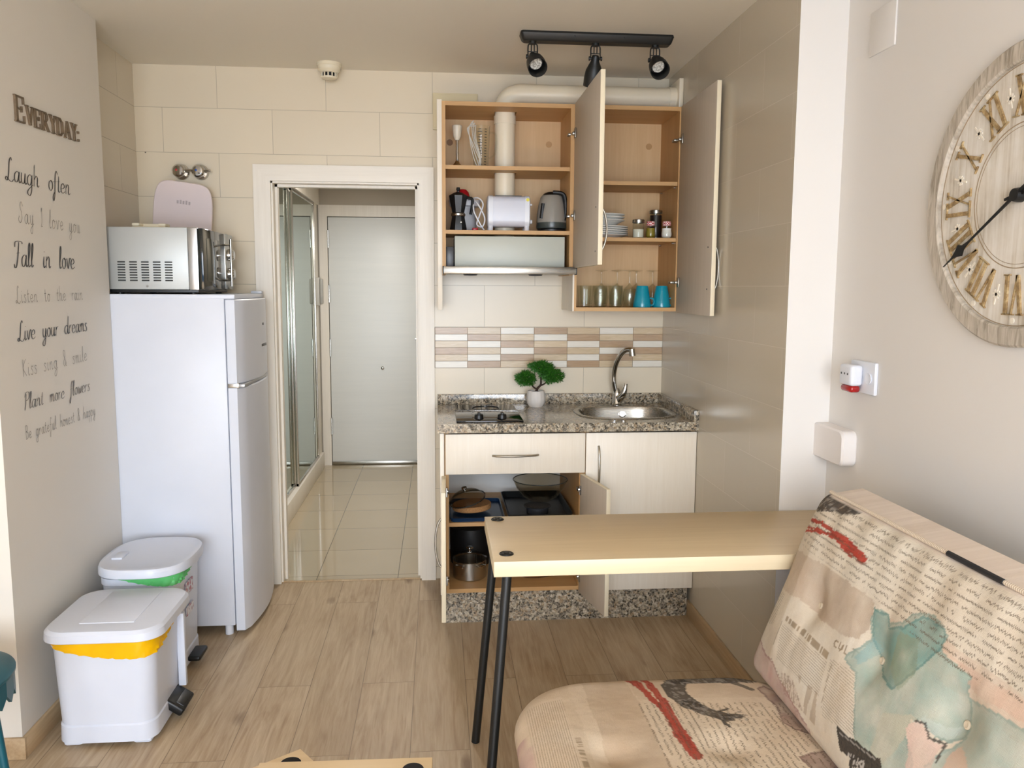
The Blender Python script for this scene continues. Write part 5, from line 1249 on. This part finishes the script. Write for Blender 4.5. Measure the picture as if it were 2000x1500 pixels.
def lid_ring(cx, cy, w, d, r_, z, g=0): return [(x, y, z) for x, y in rrect(cx, cy, w-2*g, d-2*g, r_, 8)]
b = B(); L_ = (cx+.006, cy-.008, .372, .392, .075)
loft(b, [lid_ring(*L_, .365, .004), lid_ring(*L_, .368, 0), lid_ring(*L_, .392, .002), lid_ring(*L_, .402, .010), lid_ring(*L_, .406, .030)], True, True)
ld = obj('bin_lid', b, M['bin_white'], t)
b = B(); box(b, -1.125, -1.44, .404, -.955, -1.16, .4085, .004); obj('lid_panel', b, M['bin_white'], ld)
def bag(cx, cy, w, d, rr, z, drop, a0, a1, g=.006, n=60):
    """film folded over the rim: hangs as a shallow swag from a0 to a1 along the perimeter (0..1)"""
    P_ = rrect(cx, cy, w+2*g, d+2*g, rr+g, 10); P_ = P_[:]; 
    Ls = [0]
    for i in range(len(P_)): 
        q = P_[(i+1) % len(P_)]; Ls.append(Ls[-1]+math.hypot(q[0]-P_[i][0], q[1]-P_[i][1]))
    def pt(s):
        s = (s % 1)*Ls[-1]
        for i in range(len(P_)):
            if s <= Ls[i+1]+1e-9:
                k = (s-Ls[i])/max(1e-9, Ls[i+1]-Ls[i]); q = P_[(i+1) % len(P_)]; return (P_[i][0]+(q[0]-P_[i][0])*k, P_[i][1]+(q[1]-P_[i][1])*k)
    b = B(); rows = []
    for r_ in range(7):
        row = []
        for k in range(n+1):
            u = k/n; x, y = pt(a0+(a1-a0)*u); sw = math.sin(PI*u)**.95; zz = z-drop*sw*r_/6
            cr_ = .0022*math.sin(k*1.7+r_*1.3)+.0016*math.sin(k*3.1-r_*2.1)
            dx, dy = x-cx, y-cy; l = math.hypot(dx, dy); row.append((x+dx/l*cr_*(r_/6+.3), y+dy/l*cr_*(r_/6+.3), zz))
        rows.append(row)
    loft(b, rows, False, False, False); 
    r = bmesh.ops.solidify(b, geom=b.faces[:], thickness=.0008); return b
# perimeter of rrect starts at +x side going counter-clockwise: right-back corner .. back .. left .. front .. right
b = bag(cx, cy, w, d, .055, .366, .064, .49, .99, .008); obj('bin_bag', b, M['yellow_bag'], t)
b = B()
Mp = T(-.897, -1.265, .055) @ RY(35)
box(b, -.045, -.062, -.012, .050, .062, .018, .008, Mp, seg=3); box(b, .01, -.045, .016, .04, .045, .021, .003, Mp); obj('pedal', b, M['black'], t)
b = B(); box(b, -.898, -1.215, .075, -.872, -1.195, .34, .003); obj('lift_rod', b, M['bin_white'], t)
t2, cx, cy, w, d = bin_('white pedal bin with green bag, between the front bin and the fridge', -1.225, -.945, -1.045, -.725, .43, .06, None, None, 'pedal bins by the fridge')
b = B(); L2_ = [(cx+.012+.168*abs(math.cos(a))**(2/2.9)*(1 if math.cos(a) > 0 else -1), cy-.02+.205*abs(math.sin(a))**(2/2.9)*(1 if math.sin(a) > 0 else -1)) for a in [2*PI*k/56 for k in range(56)]]
def r2_(z, s): return [(cx+(x-cx)*s, cy+(y-cy)*s, z) for x, y in L2_]
loft(b, [r2_(.428, .98), r2_(.431, 1), r2_(.452, 1.0), r2_(.462, .975), r2_(.464, .9), r2_(.461, .85)], True, True)
ld2 = obj('bin_lid', b, M['bin_white'], t2)
b = B(); box(b, -1.20, -.975, .459, -1.16, -.90, .468, .004); obj('lid_catch', b, M['bin_white'], ld2)
b = bag(cx, cy, w, d, .06, .43, .052, .56, 1.0, .008); obj('bin_bag', b, M['green_bag'], t2)
b = B(); box(b, -.955, -.93, .03, -.905, -.82, .05, .008, seg=3); obj('pedal', b, M['black'], t2)
b = B()
for k, (z, hh_) in enumerate(((.30, .05), (.22, .035))): box(b, -.9445, -.95, z, -.9415, -.86, z+hh_, .001)
lab = NT('bin_label_print'); lab.set(lab.ramp(lab.noise(lab.coord(), 60, 3), [(.4, srgb('#e8e6ea')), (.52, srgb('#b9b4c4')), (.6, srgb('#b05060'))]), .4)
osplit('label_sticker', b, lab.m, t2)

# ================================================================== COFFEE TABLES, CHAIR
def coffee_top(label, Mx, w, d, z, caps, g=None):
    t = thing('coffee_table', label, 'coffee table', (Mx.translation.x, Mx.translation.y, 0), g)
    b = B(); box(b, -w, -d, z-.02, 0, 0, z, .0015, Mx); obj('tabletop', b, M['birch'], t)
    for x, y in caps:
        b = B(); lathe(b, [(0, .0012), (.023, .0012), (.024, 0), (0, 0)], Mx @ Vector((x, y, z)), 32); obj('leg_cap', b, plain('flat_black_cap', '#0c0a0a', .85), t)
    for x, y in ((-.06, -.06), (-w+.06, -.42 if d > .5 else -.06), (-.06, -d+.06), (-w+.06, -d+.06)):
        b = B(); q = Mx @ Vector((x, y, 0)); q.z = 0; p_ = Mx @ Vector((x*1.0, y, z-.02)); cyl(b, p_, q, .014, 16); obj('leg', b, M['black_metal'], t)
coffee_top('pale wooden coffee table top with black round inset, cut by the bottom edge', T(.002, -2.303, 0) @ RZ(-1.5), .385, .55, .42, [(-.042, -.045), (-.342, -.055)])
coffee_top('lower wooden coffee table turned at an angle, tucked under the other one', T(-.312, -2.184, 0) @ RZ(36), .30, .30, .385, [(-.045, -.04)])
chh = thing('stool', 'dark teal plastic stool with scalloped seat edge at the left picture edge', 'stool', (-1.3, -1.9, 0))
b = B(); sc_ = Vector((-1.285, -1.93, 0)); rings = []
for r_, z in ((.150, .455), (.185, .455), (.19, .46), (.19, .466), (.17, .476), (.1, .479), (.0001, .479)):
    rings.append([(sc_.x+r_*math.cos(a), sc_.y+r_*math.sin(a), z) for a in [2*PI*k/48 for k in range(48)]])
loft(b, rings, True, False); obj('seat', b, M['teal_chair'], chh)
b = B()
for k in range(24):
    a0, a1 = 2*PI*k/24, 2*PI*(k+1)/24; pts = []
    for j in range(7):
        a = a0+(a1-a0)*j/6; pts.append((a, .415-.026*abs(1-abs(j-3)/3)))
    rings = [[(sc_.x+rr_*math.cos(a), sc_.y+rr_*math.sin(a), z) for a, z in pts]+[(sc_.x+rr_*math.cos(a), sc_.y+rr_*math.sin(a), .462) for a, z in pts[::-1]] for rr_ in (.178, .186)]
    loft(b, rings)
obj('skirt', b, M['teal_chair'], chh)
for k in range(4):
    a = R(-12+90*k); b = B(); tube(b, [(sc_.x+.165*math.cos(a), sc_.y+.165*math.sin(a), .46), (sc_.x+.225*math.cos(a), sc_.y+.225*math.sin(a), 0)], .014, 14, rad=lambda t: .0115-.003*t); obj('leg', b, M['teal_chair'], chh)

# ================================================================== WALL LETTERING
# stroke glyphs: lists of polylines, baseline 0, x-height 1, ascender 2, descender -1 ; last item = advance
GL = {
 'a': ([[(.72, .82), (.45, 1), (.12, .72), (.08, .28), (.28, .0), (.55, .2), (.72, .85)], [(.76, 1), (.70, .3), (.82, .0), (1.0, .18)]], .95),
 'b': ([[(.12, 2.05), (.10, .25), (.35, 0), (.68, .25), (.68, .75), (.42, 1), (.12, .7)]], .85),
 'c': ([[(.7, .82), (.45, 1), (.1, .7), (.08, .28), (.35, 0), (.75, .2)]], .8),
 'd': ([[(.70, .82), (.42, 1), (.1, .72), (.08, .28), (.3, 0), (.58, .2), (.72, .8)], [(.80, 2.05), (.74, 1), (.72, .3), (.84, 0), (1.0, .18)]], .97),
 'e': ([[(.08, .48), (.45, .5), (.66, .72), (.42, 1), (.12, .75), (.08, .3), (.35, 0), (.78, .22)]], .82),
 'f': ([[(.62, 1.75), (.45, 2.05), (.28, 1.7), (.25, .8), (.2, -.4), (.05, -.95), (-.08, -.6), (.1, -.2), (.3, .05)], [(.0, .95), (.55, 1.0)]], .6),
 'g': ([[(.70, .82), (.42, 1), (.1, .72), (.08, .28), (.3, 0), (.58, .2), (.72, .85)], [(.74, 1), (.70, -.4), (.45, -.95), (.12, -.8), (.2, -.45), (.9, .1)]], .92),
 'h': ([[(.15, 2.05), (.1, 0)], [(.12, .6), (.4, 1), (.64, .8), (.62, .2), (.74, 0), (.9, .18)]], .9),
 'i': ([[(.14, 1), (.1, .25), (.22, 0), (.4, .18)], [(.17, 1.38), (.19, 1.45)]], .42),
 'k': ([[(.15, 2.05), (.1, 0)], [(.62, 1.0), (.14, .5), (.7, 0)]], .75),
 'l': ([[(.12, .5), (.32, 1.5), (.28, 2.05), (.14, 1.7), (.1, .3), (.22, 0), (.42, .18)]], .45),
 'm': ([[(.1, 1), (.08, 0)], [(.1, .6), (.34, 1), (.46, .8), (.45, 0)], [(.46, .6), (.7, 1), (.84, .8), (.82, .2), (.93, 0), (1.08, .18)]], 1.1),
 'n': ([[(.1, 1), (.08, 0)], [(.1, .6), (.38, 1), (.58, .8), (.56, .2), (.68, 0), (.85, .18)]], .85),
 'o': ([[(.4, 1), (.12, .8), (.08, .3), (.35, 0), (.64, .25), (.64, .75), (.4, 1), (.5, .86), (.85, .9)]], .82),
 'p': ([[(.12, 1), (.06, -.95)], [(.1, .65), (.4, 1), (.68, .75), (.66, .25), (.35, 0), (.1, .2)]], .85),
 'r': ([[(.1, 1), (.08, 0)], [(.1, .6), (.3, .95), (.55, .95)]], .6),
 's': ([[(.55, .85), (.35, 1), (.15, .8), (.48, .4), (.45, .08), (.2, 0), (.03, .15)]], .65),
 't': ([[(.25, 1.6), (.2, .3), (.32, 0), (.52, .15)], [(.0, 1.05), (.48, 1.08)]], .55),
 'u': ([[(.1, 1), (.08, .3), (.28, 0), (.54, .25), (.62, 1)], [(.63, 1), (.6, .25), (.72, 0), (.88, .18)]], .88),
 'v': ([[(.05, 1), (.3, 0), (.6, 1), (.8, .9)]], .75),
 'w': ([[(.05, 1), (.25, 0), (.48, .8), (.7, 0), (.92, 1)]], .98),
 'y': ([[(.1, 1), (.1, .3), (.3, 0), (.55, .25), (.64, 1)], [(.66, 1), (.6, -.4), (.38, -.95), (.08, -.75), (.2, -.4), (.85, .15)]], .85),
 'L': ([[(.75, 1.85), (.62, 2.1), (.42, 1.7), (.35, .6), (.15, .0), (-.08, .12), (.05, .3), (.4, .05), (.75, -.08), (1.05, .2)]], 1.05),
 'S': ([[(.95, 1.75), (.65, 2.2), (.38, 1.7), (.65, 1.1), (.7, .4), (.35, 0), (.0, .3), (.2, .7)]], 1.05),
 'I': ([[(.2, 1.6), (.4, 2.0), (.35, .5), (.15, 0), (.5, .05)]], .6),
 'F': ([[(.1, 1.6), (.2, 2.05), (1.05, 2.1), (1.2, 1.9)], [(.7, 2.05), (.55, .8), (.35, 0), (.1, -.1), (.0, .2)], [(.3, 1.1), (.85, 1.15)]], 1.05),
 'K': ([[(.15, 2), (.12, 0)], [(.8, 2), (.15, 1.0), (.85, 0)]], .95),
 'P': ([[(.3, 1.9), (.25, .6), (.1, -.1)], [(.0, 1.5), (.3, 2.05), (.8, 2), (.85, 1.4), (.5, 1.05), (.28, 1.15)]], .95),
 'B': ([[(.12, 2), (.1, 0)], [(.1, 2), (.6, 1.9), (.6, 1.3), (.12, 1.1), (.7, .95), (.72, .2), (.1, 0)]], .9),
 '&': ([[(.75, .6), (.5, .05), (.15, .1), (.12, .6), (.5, 1.2), (.55, 1.8), (.3, 2.05), (.12, 1.75), (.3, 1.2), (.75, .5), (.7, .1), (.9, .0)]], 1.0),
 '8': ([[(.4, 1.05), (.12, 1.5), (.4, 2), (.68, 1.55), (.4, 1.05), (.08, .5), (.4, 0), (.72, .5), (.4, 1.05)]], .9),
 'T': ([[(.35, 2.0), (.3, 0)], [(.0, 2.0), (.75, 2.0)]], .8),
}
GX = XC+.0006
def ribbon(b, pts, wfun, yz, ext=.0008):
    """flat vinyl stroke lying on the column face"""
    n = len(pts); L_, R_ = [], []
    for i in range(n):
        d = (pts[min(i+1, n-1)]-pts[max(i-1, 0)]); 
        if d.length < 1e-9: d = Vector((1, 0))
        d = d.normalized(); w = wfun(d, i/(n-1)); nn = Vector((-d.y, d.x))*w; L_.append(pts[i]+nn); R_.append(pts[i]-nn)
    for x in (GX+ext,):
        va = [b.verts.new((x, *yz(p))) for p in L_]; vb = [b.verts.new((x, *yz(p))) for p in R_]
        for i in range(n-1):
            try: b.faces.new((va[i], vb[i], vb[i+1], va[i+1]))
            except ValueError: pass
def write(text, y0, y1, z0, xh, style, slant, drop, col, label, spaces):
    """text from y0 to y1 on the column side, baseline z0, x-height xh; every word is a part"""
    x = 0; words_ = [[]]
    for ch in text:
        if ch == ' ': x += spaces; words_.append([]); continue
        g, adv = GL[ch]
        for q in g: words_[-1].append([Vector((x+px+slant*py, py)) for px, py in q])
        x += adv+(.04 if style == 'script' else .22)
    k = (y1-y0)/x; t = thing('wall_lettering', label, 'wall lettering', (XC, (y0+y1)/2, z0), 'quote lines on the column')
    for strokes in words_:
        b = B()
        for q in strokes:
            pts = catmull([Vector((p.x, p.y, 0)) for p in q], 5) if len(q) > 2 else [Vector((p.x, p.y, 0)) for p in q]
            pts = [Vector((p.x*k, p.y*xh)) for p in pts]
            if style == 'script': wf = lambda d, u: (.0008+.0026*abs(d.y)**1.5)*(.55+.45*math.sin(PI*min(max(u, .0), 1))**.5)*xh/.035
            else: wf = lambda d, u: .0010
            ribbon(b, pts, wf, lambda p: (y0+p.x, z0+p.y+drop*(p.x/(y1-y0))))
        bmesh.ops.recalc_face_normals(b, faces=b.faces[:])
        obj('word', b, plain('vinyl_'+col.strip('#'), col, .5), t, 0)
DK, LT, MD = '#3a342f', '#8b8479', '#6b635a'
write('Laugh often', -1.385, -.945, 1.795, .034, 'script', .10, .002, DK, 'dark script lettering Laugh often on the column', 1.5)
write('Say I love you', -1.325, -.875, 1.672, .030, 'thin', .05, -.006, LT, 'thin grey lettering Say I love you on the column', 1.3)
write('Fall in love', -1.37, -.940, 1.535, .037, 'script', .10, 0, DK, 'dark script lettering Fall in love on the column', 1.5)
write('Listen to the rain', -1.372, -.885, 1.422, .025, 'thin', .0, .003, LT, 'thin grey lettering Listen to the rain on the column', 1.7)
write('Live your dreams', -1.375, -.865, 1.303, .030, 'script', .10, .006, DK, 'dark script lettering Live your dreams on the column', 1.3)
write('Kiss sing & smile', -1.36, -.875, 1.190, .027, 'thin', .0, .010, LT, 'thin grey lettering Kiss sing and smile on the column', 1.4)
write('Plant more flowers', -1.365, -.87, 1.085, .026, 'script', .12, 0, MD, 'dark script lettering Plant more flowers on the column', 1.3)
write('Be grateful honest & happy', -1.367, -.83, .990, .022, 'thin', .0, -.002, LT, 'thin grey lettering Be grateful honest and happy on the column', 1.2)
# EVERYDAY: serif capitals cut from board
SER = {
 'E': ([(.12, 0, .12, 1, .17), (0, 1, .72, 1, .06), (0, 0, .74, 0, .06), (.12, .52, .55, .52, .05), (.71, 1, .71, .74, .05), (.73, 0, .73, .28, .05), (.55, .64, .55, .40, .05)], .88),
 'V': ([(.14, 1, .46, 0, .16), (.78, 1, .46, 0, .06), (0, 1, .32, 1, .05), (.64, 1, .92, 1, .05)], .95),
 'R': ([(.14, 0, .14, 1, .17), (0, 1, .5, 1, .06), (0, 0, .3, 0, .05), (.5, 1, .64, .88, .10), (.64, .9, .64, .62, .13), (.64, .66, .5, .5, .10), (.14, .5, .5, .5, .05), (.42, .5, .78, 0, .15), (.7, 0, .92, 0, .05)], .95),
 'Y': ([(.14, 1, .45, .5, .15), (.76, 1, .45, .5, .06), (.45, 0, .45, .52, .16), (0, 1, .30, 1, .05), (.62, 1, .9, 1, .05), (.28, 0, .62, 0, .05)], .92),
 'D': ([(.14, 0, .14, 1, .17), (0, 1, .48, 1, .06), (0, 0, .48, 0, .06), (.46, 1, .72, .8, .10), (.73, .84, .73, .16, .15), (.72, .2, .46, 0, .10)], .95),
 'A': ([(.12, 0, .46, 1, .06), (.46, 1, .80, 0, .16), (.24, .34, .68, .34, .05), (0, 0, .26, 0, .05), (.64, 0, .95, 0, .05)], .97),
 ':': ([(.1, .02, .1, .16, .15), (.1, .5, .1, .64, .15)], .22)}
ev = thing('wall_sign', 'brown raised letters EVERYDAY with a colon at the top of the column', 'wall sign', (XC, -1.08, 1.99))
tot = 0; spec = [('E', 1.35)]+[(c_, 1.0) for c_ in 'VERYDAY:']
for c_, k in spec: tot += SER[c_][1]*k
x = 0; ky = .46/tot; hz_ = .058
evm = grain_mat('brown_letter_board', '#5f4f3c', '#7d6a52', 'Y', 1, .6)
for c_, k in spec:
    b = B()
    for (xa, ya, xb, yb, w) in SER[c_][0]:
        if abs(yb-ya) > .12: nx, ny = w/2, 0
        else: nx, ny = 0, w/2
        q = [(x+(px)*k, py*k) for px, py in ((xa-nx, ya-ny), (xb-nx, yb-ny), (xb+nx, yb+ny), (xa+nx, ya+ny))]
        prism(b, q, lambda u, v, t: (XC+t, -1.31+u*ky, 1.985+v*hz_*(1 if k == 1 else .98)+.012*(u/tot)), 0, .007)
    obj('letter', b, evm, ev); x += SER[c_][1]*k
